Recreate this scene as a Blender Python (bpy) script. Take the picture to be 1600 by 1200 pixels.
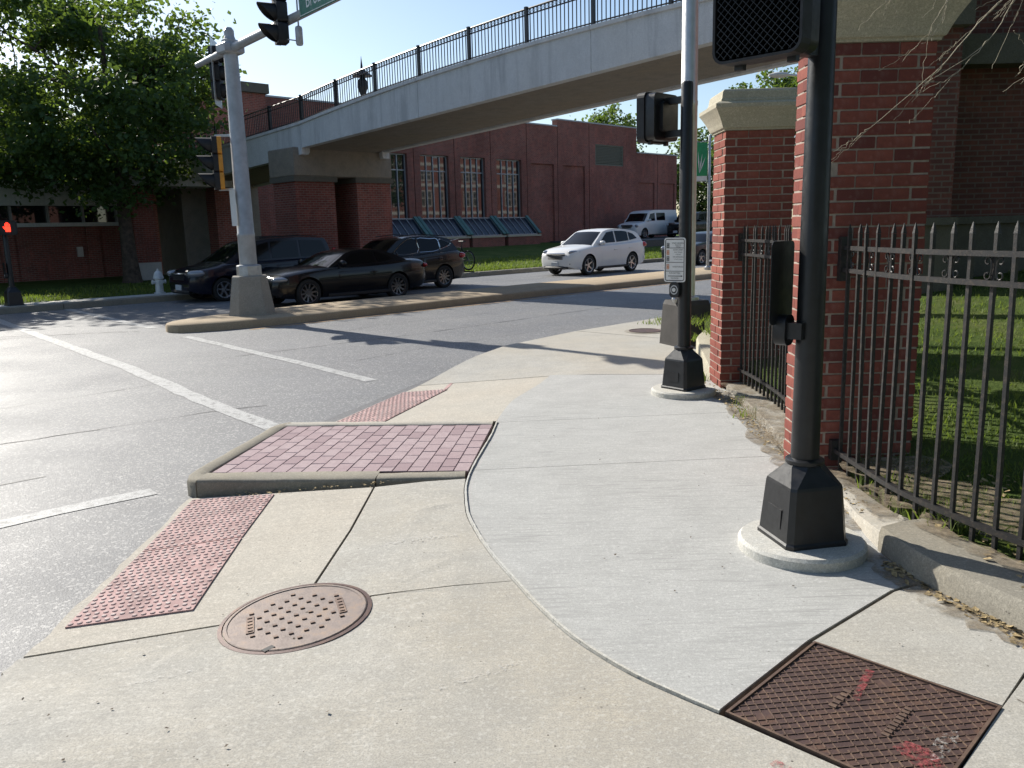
import bpy, bmesh, math, random
from mathutils import Vector, Matrix, noise
R = math.radians
for o in list(bpy.data.objects): bpy.data.objects.remove(o)
SC = bpy.context.scene
COL = SC.collection
random.seed(7)

# ------------------------------------------------------------------ camera
PITCH, ROLL, CAMH = R(10.7), R(1.5), 1.65
cam_d = bpy.data.cameras.new('camera'); cam = bpy.data.objects.new('camera', cam_d); COL.objects.link(cam)
_up = Vector((0, math.sin(PITCH), math.cos(PITCH))); _fw = Vector((0, math.cos(PITCH), -math.sin(PITCH)))
_r = Vector((math.cos(ROLL), 0, 0)) - math.sin(ROLL) * _up
_u = Vector((math.sin(ROLL), 0, 0)) + math.cos(ROLL) * _up
cam.matrix_world = Matrix(((_r.x, _u.x, -_fw.x, 0), (_r.y, _u.y, -_fw.y, 0), (_r.z, _u.z, -_fw.z, CAMH), (0, 0, 0, 1)))
cam_d.sensor_width = 36; cam_d.lens = 28.8; cam_d.clip_start = .05; cam_d.clip_end = 2000
SC.camera = cam
# ------------------------------------------------------------------ light
SUN_EL = R(34); SUN_DIR = Vector((-.7071, .7071, 0))
w = bpy.data.worlds.new('World'); SC.world = w; w.use_nodes = True
nt = w.node_tree; nt.nodes.clear()
sky = nt.nodes.new('ShaderNodeTexSky'); sky.sky_type = 'NISHITA'; sky.sun_disc = False
sky.sun_elevation = SUN_EL; sky.sun_rotation = R(-45); sky.altitude = 200; sky.air_density = 1.0; sky.dust_density = .9; sky.ozone_density = 1.4
bg = nt.nodes.new('ShaderNodeBackground'); bg.inputs[1].default_value = .1
wo = nt.nodes.new('ShaderNodeOutputWorld'); nt.links.new(sky.outputs[0], bg.inputs[0]); nt.links.new(bg.outputs[0], wo.inputs[0])
sl = bpy.data.lights.new('sun', 'SUN'); sl.energy = 4.7; sl.angle = R(.55); sl.color = (1, .95, .86)
so = bpy.data.objects.new('sun', sl); COL.objects.link(so)
_v = Vector((-SUN_DIR.x * math.cos(SUN_EL), -SUN_DIR.y * math.cos(SUN_EL), -math.sin(SUN_EL)))
so.rotation_euler = _v.to_track_quat('-Z', 'Y').to_euler(); so.location = (-20, 20, 30)
vs = SC.view_settings; vs.view_transform = 'Standard'; vs.look = 'None'; vs.exposure = .62; vs.gamma = 1; vs.use_curve_mapping = False
SC.cycles.max_bounces = 6; SC.cycles.diffuse_bounces = 3; SC.cycles.glossy_bounces = 3; SC.cycles.transmission_bounces = 3; SC.cycles.transparent_max_bounces = 6

# ------------------------------------------------------------------ helpers
Q = .70710678
def ST(s, t, z=0.): return Vector(((s - t) * Q, (s + t) * Q, z))       # s along the main road, t across it
AX_D = Vector((Q, Q, 0)); AX_N = Vector((-Q, Q, 0))
def tag(o, label=None, cat=None, group=None, kind=None):
    if label: o['label'] = label
    if cat: o['category'] = cat
    if group: o['group'] = group
    if kind: o['kind'] = kind
    return o
def thing(name, label, cat, loc=(0, 0, 0), rz=0., group=None, kind=None):
    o = bpy.data.objects.new(name, None); COL.objects.link(o); o.empty_display_size = .2
    o.location = loc; o.rotation_euler = (0, 0, rz)
    return tag(o, label, cat, group, kind)
def pinv(p): return (Matrix.Translation(p.location) @ p.rotation_euler.to_matrix().to_4x4()).inverted()
def link(name, me, mat=None, parent=None, world=False):
    if mat is not None and not me.materials: me.materials.append(mat)
    o = bpy.data.objects.new(name, me); COL.objects.link(o)
    if parent is not None:
        o.parent = parent
        if world and parent.type == 'EMPTY': o.matrix_parent_inverse = pinv(parent)
    return o
def copy_tree(root, loc, rz, label=None, group=None):
    r = root.copy(); COL.objects.link(r); r.location = loc; r.rotation_euler = (0, 0, rz)
    tag(r, label, None, group)
    for ch in list(root.children):
        c = ch.copy(); COL.objects.link(c); c.parent = r
        for g_ in ch.children:
            d = g_.copy(); COL.objects.link(d); d.parent = c
    return r
def frame_from(d):
    d = d.normalized(); a = Vector((0, 0, 1)) if abs(d.z) < .95 else Vector((1, 0, 0))
    x = d.cross(a).normalized(); return x, d.cross(x).normalized()
class MB:
    def __init__(s): s.v = []; s.f = []
    def box(s, c, size, rz=0., ax=None, bev=0.):
        c = Vector(c); hx, hy, hz = [k / 2 for k in size]
        if ax: X, Y, Z = ax
        else: X = Vector((math.cos(rz), math.sin(rz), 0)); Y = Vector((-math.sin(rz), math.cos(rz), 0)); Z = Vector((0, 0, 1))
        b = len(s.v)
        if not bev:
            for dz in (-1, 1):
                for dx, dy in ((-1, -1), (1, -1), (1, 1), (-1, 1)): s.v.append(c + X * dx * hx + Y * dy * hy + Z * dz * hz)
            for f in ((3, 2, 1, 0), (4, 5, 6, 7), (0, 1, 5, 4), (1, 2, 6, 5), (2, 3, 7, 6), (3, 0, 4, 7)): s.f.append([b + k for k in f])
        else:
            for dz, k in ((-1, bev), (-1, 0), (1, 0), (1, bev)):
                zz = dz * hz if k else dz * (hz - bev)
                for dx, dy in ((-1, -1), (1, -1), (1, 1), (-1, 1)): s.v.append(c + X * dx * (hx - k) + Y * dy * (hy - k) + Z * zz)
            s.f.append([b + 3, b + 2, b + 1, b]); s.f.append([b + 12, b + 13, b + 14, b + 15])
            for l in range(3):
                for k in range(4): s.f.append([b + 4 * l + k, b + 4 * l + (k + 1) % 4, b + 4 * l + 4 + (k + 1) % 4, b + 4 * l + 4 + k])
        return s
    def bar(s, a, b, wx, wz):                                    # rectangular bar from a to b
        a, b = Vector(a), Vector(b); d = (b - a); L = d.length; d.normalize()
        side = d.cross(Vector((0, 0, 1)))
        if side.length < 1e-3: side = Vector((1, 0, 0))
        side.normalize(); up = side.cross(d)
        return s.box((a + b) / 2, (L, wx, wz), ax=(d, side, up))
    def tube(s, path, rad, n=8, cap=True):
        path = [Vector(p) for p in path]; m = len(path); b = len(s.v)
        rads = rad if hasattr(rad, '__len__') else [rad] * m
        x0 = None
        for i, p in enumerate(path):
            d = path[min(i + 1, m - 1)] - path[max(i - 1, 0)]
            if d.length < 1e-9: d = Vector((0, 0, 1))
            if x0 is None: x0, y0 = frame_from(d)
            else:
                d.normalize(); x0 = (x0 - d * x0.dot(d))
                if x0.length < 1e-6: x0, _ = frame_from(d)
                x0.normalize(); y0 = d.cross(x0)
            for k in range(n):
                a = 2 * math.pi * k / n; s.v.append(p + (x0 * math.cos(a) + y0 * math.sin(a)) * rads[i])
        for i in range(m - 1):
            for k in range(n): s.f.append([b + i * n + k, b + i * n + (k + 1) % n, b + (i + 1) * n + (k + 1) % n, b + (i + 1) * n + k])
        if cap: s.f.append([b + k for k in range(n)][::-1]); s.f.append([b + (m - 1) * n + k for k in range(n)])
        return s
    def lathe(s, prof, n=24, o=(0, 0, 0), axis='z', rot=0., sq=False, cap=True):
        o = Vector(o); b = len(s.v)
        for r_, z in prof:
            for k in range(n):
                a = 2 * math.pi * k / n + rot; c, d = math.cos(a) * r_, math.sin(a) * r_
                s.v.append(o + (Vector((c, d, z)) if axis == 'z' else Vector((c, z, d)) if axis == 'y' else Vector((z, c, d))))
        for i in range(len(prof) - 1):
            for k in range(n): s.f.append([b + i * n + k, b + i * n + (k + 1) % n, b + (i + 1) * n + (k + 1) % n, b + (i + 1) * n + k])
        if cap: s.f.append([b + k for k in range(n)][::-1]); s.f.append([b + (len(prof) - 1) * n + k for k in range(n)])
        return s
    def prism(s, poly, off):                                     # closed polygon extruded along off
        off = Vector(off); b = len(s.v); n = len(poly)
        s.v += [Vector(p) for p in poly]; s.v += [Vector(p) + off for p in poly]
        s.f.append([b + k for k in range(n)][::-1]); s.f.append([b + n + k for k in range(n)])
        for k in range(n): s.f.append([b + k, b + (k + 1) % n, b + n + (k + 1) % n, b + n + k])
        return s
    def face(s, pts): b = len(s.v); s.v += [Vector(p) for p in pts]; s.f.append([b + k for k in range(len(pts))]); return s
    def build(s, name, mat, parent=None, world=False, smooth=None, fix=True, kind=None):
        me = bpy.data.meshes.new(name); me.from_pydata([tuple(v) for v in s.v], [], s.f)
        if fix:
            bm = bmesh.new(); bm.from_mesh(me); bmesh.ops.recalc_face_normals(bm, faces=bm.faces); bm.to_mesh(me); bm.free()
        if smooth:
            me.shade_smooth(); me.set_sharp_from_angle(angle=R(smooth))
        o = link(name, me, mat, parent, world)
        if kind: o['kind'] = kind
        return o

# ------------------------------------------------------------------ materials
class NB:
    def __init__(s, name):
        s.m = bpy.data.materials.new(name); s.m.use_nodes = True; s.t = s.m.node_tree; s.t.nodes.clear()
        s.out = s.n('ShaderNodeOutputMaterial'); s.b = s.n('ShaderNodeBsdfPrincipled'); s.l(s.b.outputs[0], s.out.inputs[0])
        s.tc = s.n('ShaderNodeTexCoord').outputs['Object']
    def n(s, t, **k):
        x = s.t.nodes.new(t)
        for a, b in k.items(): setattr(x, a, b)
        return x
    def l(s, a, b): s.t.links.new(a, b)
    def noise(s, sc, det=4, rough=.55, vec=None, dist=0):
        x = s.n('ShaderNodeTexNoise'); x.inputs['Scale'].default_value = sc; x.inputs['Detail'].default_value = det
        x.inputs['Roughness'].default_value = rough; x.inputs['Distortion'].default_value = dist
        s.l(vec or s.tc, x.inputs['Vector']); return x.outputs['Fac']
    def vor(s, sc, vec=None, feat='F1'):
        x = s.n('ShaderNodeTexVoronoi', feature=feat); x.inputs['Scale'].default_value = sc; s.l(vec or s.tc, x.inputs['Vector']); return x
    def mapv(s, scale=(1, 1, 1), rz=0., src=None):
        x = s.n('ShaderNodeMapping'); x.inputs['Scale'].default_value = scale; x.inputs['Rotation'].default_value = (0, 0, rz)
        s.l(src or s.tc, x.inputs['Vector']); return x.outputs[0]
    def ramp(s, fac, stops):
        x = s.n('ShaderNodeValToRGB'); e = x.color_ramp.elements
        while len(e) < len(stops): e.new(.5)
        for k, (p, c) in enumerate(stops):
            e[k].position = p; e[k].color = tuple(c) + (1,) if hasattr(c, '__len__') else (c, c, c, 1)
        s.l(fac, x.inputs[0]); return x.outputs[0]
    def mix(s, fac, a, b, mode='MIX'):
        x = s.n('ShaderNodeMix', data_type='RGBA', blend_type=mode)
        for i, v in ((0, fac), (6, a), (7, b)):
            if isinstance(v, (int, float)): x.inputs[i].default_value = v
            elif hasattr(v, '__len__'): x.inputs[i].default_value = tuple(v) + (1,)
            else: s.l(v, x.inputs[i])
        return x.outputs[2]
    def math(s, op, a, b=0.):
        x = s.n('ShaderNodeMath', operation=op)
        for i, v in ((0, a), (1, b)):
            if isinstance(v, (int, float)): x.inputs[i].default_value = v
            else: s.l(v, x.inputs[i])
        return x.outputs[0]
    def bump(s, h, st=.3, dist=.01, prev=None):
        x = s.n('ShaderNodeBump'); x.inputs['Strength'].default_value = st; x.inputs['Distance'].default_value = dist
        s.l(h, x.inputs['Height'])
        if prev: s.l(prev, x.inputs['Normal'])
        s.l(x.outputs[0], s.b.inputs['Normal']); return x.outputs[0]
    def set(s, col=None, rough=None, metal=None, spec=None, **k):
        for n_, v in (('Base Color', col), ('Roughness', rough), ('Metallic', metal), ('Specular IOR Level', spec)):
            if v is None: continue
            if isinstance(v, (int, float)): s.b.inputs[n_].default_value = v
            elif hasattr(v, '__len__'): s.b.inputs[n_].default_value = tuple(v) + (1,)
            else: s.l(v, s.b.inputs[n_])
        for n_, v in k.items(): s.b.inputs[n_].default_value = v
        return s.m
def plain(name, col, rough=.5, metal=0., var=.25, sc=9., bump=.0, bsc=60., **k):
    b = NB(name); n = b.noise(sc, 5)
    c = b.ramp(n, [(.3, [x * (1 - var) for x in col]), (.7, [min(1, x * (1 + var * .8)) for x in col])])
    rr = b.ramp(b.noise(sc * 1.7, 3), [(.3, max(0, rough - .08)), (.7, min(1, rough + .08))])
    if bump: b.bump(b.noise(bsc, 3), bump, .004)
    return b.set(c, rr, metal, **k)
def concrete(name, col, warm=None, broom=R(0), pits=.6, broom_s=.25, stain=.25, scale=1.):
    b = NB(name); warm = warm or [col[0] * 1.04, col[1] * .96, col[2] * .84]
    big = b.noise(.55 * scale, 5, .6); mid = b.noise(3.2 * scale, 8, .7); fine = b.noise(150, 3, .7); grit = b.noise(48, 3, .7)
    c = b.mix(b.ramp(big, [(.35, 0.), (.65, 1.)]), col, warm)
    c = b.mix(b.ramp(mid, [(.3, stain * 1.5), (.58, 0.)]), c, [x * .6 for x in col])
    c = b.mix(b.ramp(b.noise(1.3 * scale, 7, .75, None, 1.2), [(.56, 0.), (.72, .35)]), c, [min(.75, x * 1.28) for x in col])
    c = b.mix(b.math('MULTIPLY', b.ramp(fine, [(.42, 1.), (.56, 0.)]), .42), c, [x * .5 for x in col])
    c = b.mix(b.math('MULTIPLY', b.ramp(b.noise(75, 3, .75), [(.4, 1.), (.52, 0.)]), .32), c, [x * .55 for x in col])
    c = b.mix(b.math('MULTIPLY', b.ramp(b.noise(14, 6, .75), [(.36, 1.), (.55, 0.)]), .22), c, [x * .62 for x in col])
    c = b.mix(b.math('MULTIPLY', b.ramp(grit, [(.54, 0.), (.64, 1.)]), .4), c, [min(.8, x * 1.35) for x in col])
    st = b.noise(5, 6, .75, b.mapv((.55, 9, 1), broom)); st2 = b.noise(9, 5, .7, b.mapv((1.1, 26, 1), broom + .06)); gate = b.ramp(b.noise(1.1, 4), [(.4, .25), (.62, 1.)])
    c = b.mix(b.math('MULTIPLY', b.math('MULTIPLY', b.ramp(st, [(.36, 1.), (.5, 0.)]), broom_s * 1.5), gate), c, [x * .58 for x in col])
    c = b.mix(b.math('MULTIPLY', b.ramp(st2, [(.35, 1.), (.55, 0.)]), broom_s), c, [x * .66 for x in col])
    for sc_, r0, r1, th in ((7.5, .03, .06, .53), (19., .05, .1, .5)):
        v = b.vor(sc_); spot = b.math('MULTIPLY', b.ramp(v.outputs['Distance'], [(r0, 1.), (r1, 0.)]), b.ramp(b.noise(2.3 if sc_ < 10 else 3.1, 2), [(th, 0.), (th + .07, pits)]))
        c = b.mix(spot, c, [.07, .062, .052])
    n1 = b.bump(b.mix(.5, st, st2), .35, .004); b.bump(b.mix(.5, fine, mid), .45, .004, n1)
    return b.set(c, .88, spec=.25)
def brick_tex(name, ax, c1, c2, mort, u=.225, v=.0767, off=.5):
    b = NB(name); d = b.n('ShaderNodeVectorMath', operation='DOT_PRODUCT'); d.inputs[1].default_value = ax; b.l(b.tc, d.inputs[0])
    sp = b.n('ShaderNodeSeparateXYZ'); b.l(b.tc, sp.inputs[0]); cb = b.n('ShaderNodeCombineXYZ')
    b.l(d.outputs['Value'], cb.inputs[0]); b.l(sp.outputs[2], cb.inputs[1])
    t = b.n('ShaderNodeTexBrick'); t.inputs['Scale'].default_value = 1; t.inputs['Brick Width'].default_value = u; t.inputs['Row Height'].default_value = v
    t.inputs['Mortar Size'].default_value = .011; t.inputs['Mortar Smooth'].default_value = .2; t.inputs['Bias'].default_value = 0
    t.inputs['Color1'].default_value = tuple(c1) + (1,); t.inputs['Color2'].default_value = tuple(c2) + (1,); t.inputs['Mortar'].default_value = tuple(mort) + (1,)
    b.l(cb.outputs[0], t.inputs['Vector'])
    big = b.noise(.35, 5, .6)
    c = b.mix(b.ramp(big, [(.35, .4), (.6, 0.)]), t.outputs['Color'], [x * .5 for x in c1]); c = b.mix(b.ramp(b.noise(2.2, 7, .75, b.mapv((1, 1, .35))), [(.5, 0.), (.68, .35)]), c, [min(.5, x * 1.7) for x in c2]); c = b.mix(b.ramp(b.noise(5, 6, .8), [(.3, .5), (.48, 0.)]), c, [x * .5 for x in c1])
    b.bump(t.outputs['Fac'], -.4, .01)
    return b.set(c, .85, spec=.2)
def concrete_streak(name, col, warm=None, **k):
    m = concrete(name, col, warm, **k); b = NB.__new__(NB); b.m = m; b.t = m.node_tree; b.b = [n for n in b.t.nodes if n.type == 'BSDF_PRINCIPLED'][0]; b.tc = [n for n in b.t.nodes if n.type == 'TEX_COORD'][0].outputs['Object']
    src = b.b.inputs['Base Color'].links[0].from_socket
    f = b.math('MULTIPLY', b.ramp(b.noise(2.2, 6, .7, b.mapv((1.6, 1.6, .16))), [(.47, 0.), (.63, .7)]), b.ramp(b.noise(.5, 3), [(.4, .2), (.6, 1.)]))
    b.l(b.mix(f, src, [x * .55 for x in col]), b.b.inputs['Base Color']); return m
M = {}
def mats():
    # asphalt
    b = NB('asphalt'); fine = b.noise(95, 2, .7); agg = b.vor(70).outputs['Color']
    big = b.noise(.28, 6, .6); lane = b.noise(1.1, 4, .6, b.mapv((.25, 3.2, 1), R(-45)))
    c = b.ramp(big, [(.3, (.15, .153, .16)), (.7, (.21, .212, .216))])
    c = b.mix(b.ramp(lane, [(.35, .4), (.65, 0.)]), c, (.135, .137, .142))
    c = b.mix(b.ramp(fine, [(.4, .55), (.62, 0.)]), c, (.085, .085, .09))
    sp = b.n('ShaderNodeSeparateColor'); b.l(agg, sp.inputs[0])
    c = b.mix(b.ramp(sp.outputs[0], [(.8, 0.), (.92, .55)]), c, (.45, .44, .42))
    n1 = b.bump(fine, .5, .006); b.bump(sp.outputs[1], .35, .004, n1)
    M['asphalt'] = b.set(c, b.ramp(b.noise(.8, 4), [(.3, .56), (.7, .7)]), spec=.5)
    # worn white and yellow paint
    for nm, col in (('paint_white', (.5, .5, .49)), ('paint_yellow', (.5, .27, .05))):
        b = NB(nm); wear = b.noise(14, 6, .75); f = b.ramp(wear, [(.38, 0.), (.5, 1.)]); f2 = b.ramp(b.noise(130, 2), [(.38, .25), (.55, 1.)])
        c = b.mix(b.math('MULTIPLY', f, f2), (.17, .17, .165), b.mix(b.noise(3, 4), [x * .8 for x in col], col))
        b.bump(b.noise(95, 2, .7), .4, .004); M[nm] = b.set(c, .65)
    M['concrete_old'] = concrete('concrete_old', (.47, .455, .415), broom=R(8), pits=.9, stain=.3)
    M['concrete_ramp'] = concrete('concrete_ramp', (.5, .47, .41), (.52, .465, .385), broom=R(12), pits=.8, stain=.22)
    M['concrete_new'] = concrete('concrete_new', (.52, .517, .495), (.49, .487, .462), broom=R(5), pits=.5, broom_s=.85, stain=.35)
    M['concrete_kerb'] = concrete('concrete_kerb', (.3, .28, .235), pits=.8, stain=.5)
    M['concrete_white'] = concrete('concrete_white', (.58, .58, .55), pits=.3, stain=.2)
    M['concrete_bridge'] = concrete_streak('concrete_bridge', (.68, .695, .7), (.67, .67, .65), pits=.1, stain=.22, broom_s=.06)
    M['concrete_soffit'] = concrete('concrete_soffit', (.3, .27, .23), pits=.2, stain=.5, broom_s=.25)  # bridge concrete made darker and browner; underside shade is in the colour
    M['concrete_median'] = concrete('concrete_median', (.46, .37, .26), (.47, .36, .23), pits=.5, stain=.35)
    M['concrete_base'] = concrete('concrete_base', (.36, .34, .3), pits=.3, stain=.3)
    M['stone_shaded'] = concrete('stone_shaded', (.15, .142, .122), pits=.2, stain=.4, broom_s=.1)  # darkened copy of the stone, its shade put into the colour
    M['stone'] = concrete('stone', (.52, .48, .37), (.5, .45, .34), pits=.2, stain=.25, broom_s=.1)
    # paver, brick pieces: tone of each piece follows its own object seed
    def piece(nm, a, c_, d, rough=.85, sp=.2):
        b = NB(nm); oi = b.n('ShaderNodeObjectInfo').outputs['Random']
        c = b.mix(b.ramp(oi, [(0, 0.), (1, 1.)]), a, c_); c = b.mix(b.ramp(oi, [(.1, .6), (.16, 0.)]), c, d); c = b.mix(b.ramp(b.noise(3.1, 6, .75), [(.58, 0.), (.75, .35)]), c, (.45, .4, .36)); c = b.mix(b.ramp(b.noise(22, 6, .7), [(.35, .45), (.6, 0.)]), c, d)
        b.bump(b.noise(85, 4, .7), .5, .004); return b.set(c, rough, spec=sp)
    M['paver'] = piece('paver', (.35, .26, .27), (.42, .335, .34), (.29, .215, .225))
    M['brick'] = piece('brick', (.19, .056, .044), (.3, .095, .068), (.13, .045, .04))
    M['mortar'] = plain('mortar', (.36, .3, .25), .95, var=.2, sc=30, bump=.4)
    M['tactile'] = plain('tactile', (.39, .25, .235), .85, var=.35, sc=7, bump=.3)
    b = NB('dome'); c = b.mix(b.ramp(b.noise(9, 5, .7), [(.35, 0.), (.65, 1.)]), (.39, .26, .245), (.54, .45, .42)); M['dome'] = b.set(c, .8)
    M['soil_pale'] = plain('soil_pale', (.2, .18, .15), 1, var=.4, sc=20); M['bedding'] = plain('bedding', (.2, .14, .145), 1, var=.3)
    M['soil'] = plain('soil', (.12, .095, .07), 1, var=.4, sc=14, bump=.7)
    M['brick_main'] = brick_tex('brick_main', AX_D, (.19, .06, .048), (.29, .09, .066), (.27, .2, .17))
    M['brick_side'] = brick_tex('brick_side', AX_N, (.19, .06, .048), (.29, .09, .066), (.27, .2, .17))
    M['brick_dark'] = brick_tex('brick_dark', (1, 0, 0), (.13, .055, .05), (.2, .075, .06), (.19, .14, .12), u=.21, v=.07)
    M['brick_dark_y'] = brick_tex('brick_dark_y', (0, 1, 0), (.13, .055, .05), (.2, .075, .06), (.19, .14, .12), u=.21, v=.07)
    M['black_metal'] = plain('black_metal', (.011, .012, .014), .4, 0, var=.35, sc=14, bump=.08, bsc=200)
    M['black_matte'] = plain('black_matte', (.013, .013, .014), .6, var=.3)
    b = NB('fence_iron'); c = b.mix(b.ramp(b.noise(40, 5, .75), [(.5, 0.), (.7, .5)]), (.016, .016, .017), (.1, .075, .055)); b.bump(b.noise(160, 3), .3, .003); M['fence'] = b.set(c, .5)
    M['base_dark'] = plain('base_dark', (.04, .036, .033), .7, var=.3, sc=5); M['galv'] = plain('galv', (.42, .43, .44), .42, .75, var=.2, sc=11)
    M['pole_paint'] = plain('pole_paint', (.4, .41, .415), .45, .2, var=.16, sc=6)
    M['yellow'] = plain('yellow_housing', (.62, .27, .03), .5, var=.15)
    M['alu'] = plain('aluminium', (.6, .6, .58), .4, .6, var=.1)
    M['white_sign'] = plain('white_sign', (.72, .72, .69), .45, var=.05)
    M['black_print'] = plain('black_print', (.02, .02, .02), .5, var=.1)
    M['orange_print'] = plain('orange_print', (.62, .2, .06), .5, var=.1)
    M['green_sign'] = plain('green_sign', (.0, .13, .075), .4, var=.1)
    M['green_banner'] = plain('green_banner', (.03, .28, .11), .7, var=.15)
    M['lens_dark'] = plain('lens_dark', (.04, .02, .015), .15, var=.2)
    b = NB('hand_led'); M['hand'] = b.set((.9, .05, .02), .5, **{'Emission Color': (1, .045, .02, 1), 'Emission Strength': 1.6})
    # rusty iron
    b = NB('rust_manhole'); c = b.ramp(b.noise(11, 6, .7), [(.3, (.13, .102, .09)), (.5, (.2, .162, .145)), (.75, (.26, .185, .13))]); b.bump(b.noise(120, 3), .3, .003); M['rust_pale'] = b.set(c, .62, .3)
    b = NB('rust_vault'); c = b.ramp(b.noise(8, 7, .75), [(.3, (.055, .036, .034)), (.52, (.1, .062, .055)), (.72, (.17, .095, .06))]); b.bump(b.noise(140, 3), .3, .003); M['rust_dark'] = b.set(c, .6, .3)
    b = NB('rust_rib'); c = b.ramp(b.noise(13, 6, .7), [(.3, (.1, .065, .052)), (.55, (.18, .12, .09)), (.75, (.3, .2, .12))]); M['rust_rib'] = b.set(c, .55, .3)
    for nm, col_, th in (('red_spray', (.36, .07, .075), .47), ('grey_spray', (.45, .46, .47), .45), ('scuff', (.52, .51, .48), .52)):
        b = NB(nm); b.set(col_, .8); tr_ = b.n('ShaderNodeBsdfTransparent'); mx = b.n('ShaderNodeMixShader')
        b.l(b.math('MULTIPLY', b.ramp(b.noise(45, 6, .8), [(th - .02, 0.), (th + .14, .75)]), 1.), mx.inputs[0]); b.l(tr_.outputs[0], mx.inputs[1]); b.l(b.b.outputs[0], mx.inputs[2]); b.l(mx.outputs[0], b.out.inputs[0]); M[nm] = b.m
    M['tar'] = plain('tar', (.025, .025, .027), .6, var=.4)
    # vegetation
    def leaf(nm, a, c_, tr=.4, rough=.5):
        b = NB(nm); col = b.mix(b.ramp(b.noise(1.3, 4, .7), [(.3, 0.), (.7, 1.)]), a, c_)
        b.set(col, rough, spec=.35); tl = b.n('ShaderNodeBsdfTranslucent'); mx = b.n('ShaderNodeMixShader'); mx.inputs[0].default_value = tr
        b.l(b.mix(.5, col, (.28, .4, .03), 'MIX'), tl.inputs[0]); b.l(b.b.outputs[0], mx.inputs[1]); b.l(tl.outputs[0], mx.inputs[2]); b.l(mx.outputs[0], b.out.inputs[0]); return b.m
    M['leaf'] = leaf('leaf', (.034, .074, .028), (.075, .13, .042), .42)
    M['leaf_light'] = leaf('leaf_light', (.045, .085, .02), (.085, .13, .035), .4)
    M['blade'] = leaf('grass_blade', (.075, .125, .028), (.18, .21, .06), .45, .6)
    M['bark'] = plain('bark', (.085, .062, .048), .95, var=.5, sc=7, bump=.9, bsc=14)
    M['twig'] = plain('twig', (.34, .3, .22), .85, var=.25, sc=25)
    b = NB('lawn'); c = b.ramp(b.noise(1.2, 7, .7), [(.3, (.05, .085, .022)), (.5, (.085, .125, .03)), (.62, (.12, .145, .045)), (.75, (.2, .17, .085))]); b.bump(b.noise(26, 5, .8), 1, .05); M['lawn'] = b.set(c, .95, spec=.1)
    M['dry_leaf'] = plain('dry_leaf', (.33, .25, .13), .9, var=.5, sc=60)
    # glass, cars
    b = NB('window_glass'); M['glass'] = b.set((.012, .016, .02), .03, spec=1.0)
    b = NB('hood_glass'); M['glass_hood'] = b.set((.012, .02, .032), .12, spec=.7)
    b = NB('car_glass'); M['car_glass'] = b.set((.004, .005, .006), .05, spec=.28)
    M['frame_grey'] = plain('frame_grey', (.3, .32, .34), .45, .4, var=.12)
    M['teal'] = plain('teal_copper', (.1, .2, .19), .6, .1, var=.2, sc=5)
    M['louvre'] = plain('louvre', (.14, .145, .11), .6, var=.15)
    def carp(nm, c, rough=.25, metal=.0, coat=.35):
        b = NB(nm); return b.set(c, rough, metal, .3, **{'Coat Weight': coat, 'Coat Roughness': .05})
    M['car_white'] = carp('car_white', (.72, .72, .71)); M['car_black'] = carp('car_black', (.004, .004, .006)); M['car_navy'] = carp('car_navy', (.007, .008, .018))
    M['car_blue'] = carp('car_blue', (.05, .08, .16), .3, .4); M['car_grey'] = carp('car_grey', (.03, .034, .04), .3, .4)
    M['tyre'] = plain('tyre', (.018, .018, .018), .85, var=.2); M['rim'] = plain('rim', (.5, .5, .51), .3, .8, var=.08); M['rim_dark'] = plain('rim_dark', (.16, .16, .17), .3, .8, var=.1)
    M['trim'] = plain('trim', (.015, .015, .016), .55, var=.2); M['chrome'] = plain('chrome', (.72, .72, .72), .1, 1, var=.03)
    b = NB('headlight'); M['headlight'] = b.set((.3, .31, .33), .1, .4, **{'Coat Weight': 1.})
    b = NB('taillight'); M['taillight'] = b.set((.45, .015, .012), .15, **{'Coat Weight': 1.})
    M['plate'] = plain('plate', (.55, .58, .6), .5, var=.15, sc=20)
    M['hydrant'] = plain('hydrant', (.62, .63, .62), .5, .15, var=.15)
    M['asphalt_lot'] = plain('asphalt_lot', (.1, .1, .1), .8, var=.2)
mats()

# ------------------------------------------------------------------ ground heights
KERB = [(-1.9, -3), (-2.1, 1.0), (-2.15, 3.11), (-2.16, 3.53), (-2.2, 4.4), (-2.27, 5.46), (-2.03, 7.18), (-1.79, 7.42), (-1.27, 8.88), (-.79, 10.08), (-.08, 11.75), (1.06, 13.22), (2.86, 15.02), (3.64, 15.88), (22.2, 34.4)]
def seg_d(p, a, b):
    ax, ay = a; bx, by = b; dx, dy = bx - ax, by - ay
    k = max(0, min(1, ((p[0] - ax) * dx + (p[1] - ay) * dy) / (dx * dx + dy * dy)))
    return math.hypot(p[0] - ax - k * dx, p[1] - ay - k * dy)
def sstep(a, b, x): k = max(0, min(1, (x - a) / (b - a))); return k * k * (3 - 2 * k)
def zs(x, y):
    d = min(seg_d((x, y), KERB[i], KERB[i + 1]) for i in range(len(KERB) - 1))
    m = sstep(2.2, 3.3, y) * (1 - sstep(9.0, 11.0, y))
    return -.12 * max(0, 1 - d / 1.75) * m
def zlawn(x, y): return .11 + .11 * max(0, min(9, x - 2.4)) + .045 * max(0, min(14, y - 4.6))
def zfar(s, t): return .03 + .04 * (.2 + .8 * sstep(14, 27, s)) * max(0, min(15.6, t - 24.4))

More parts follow.
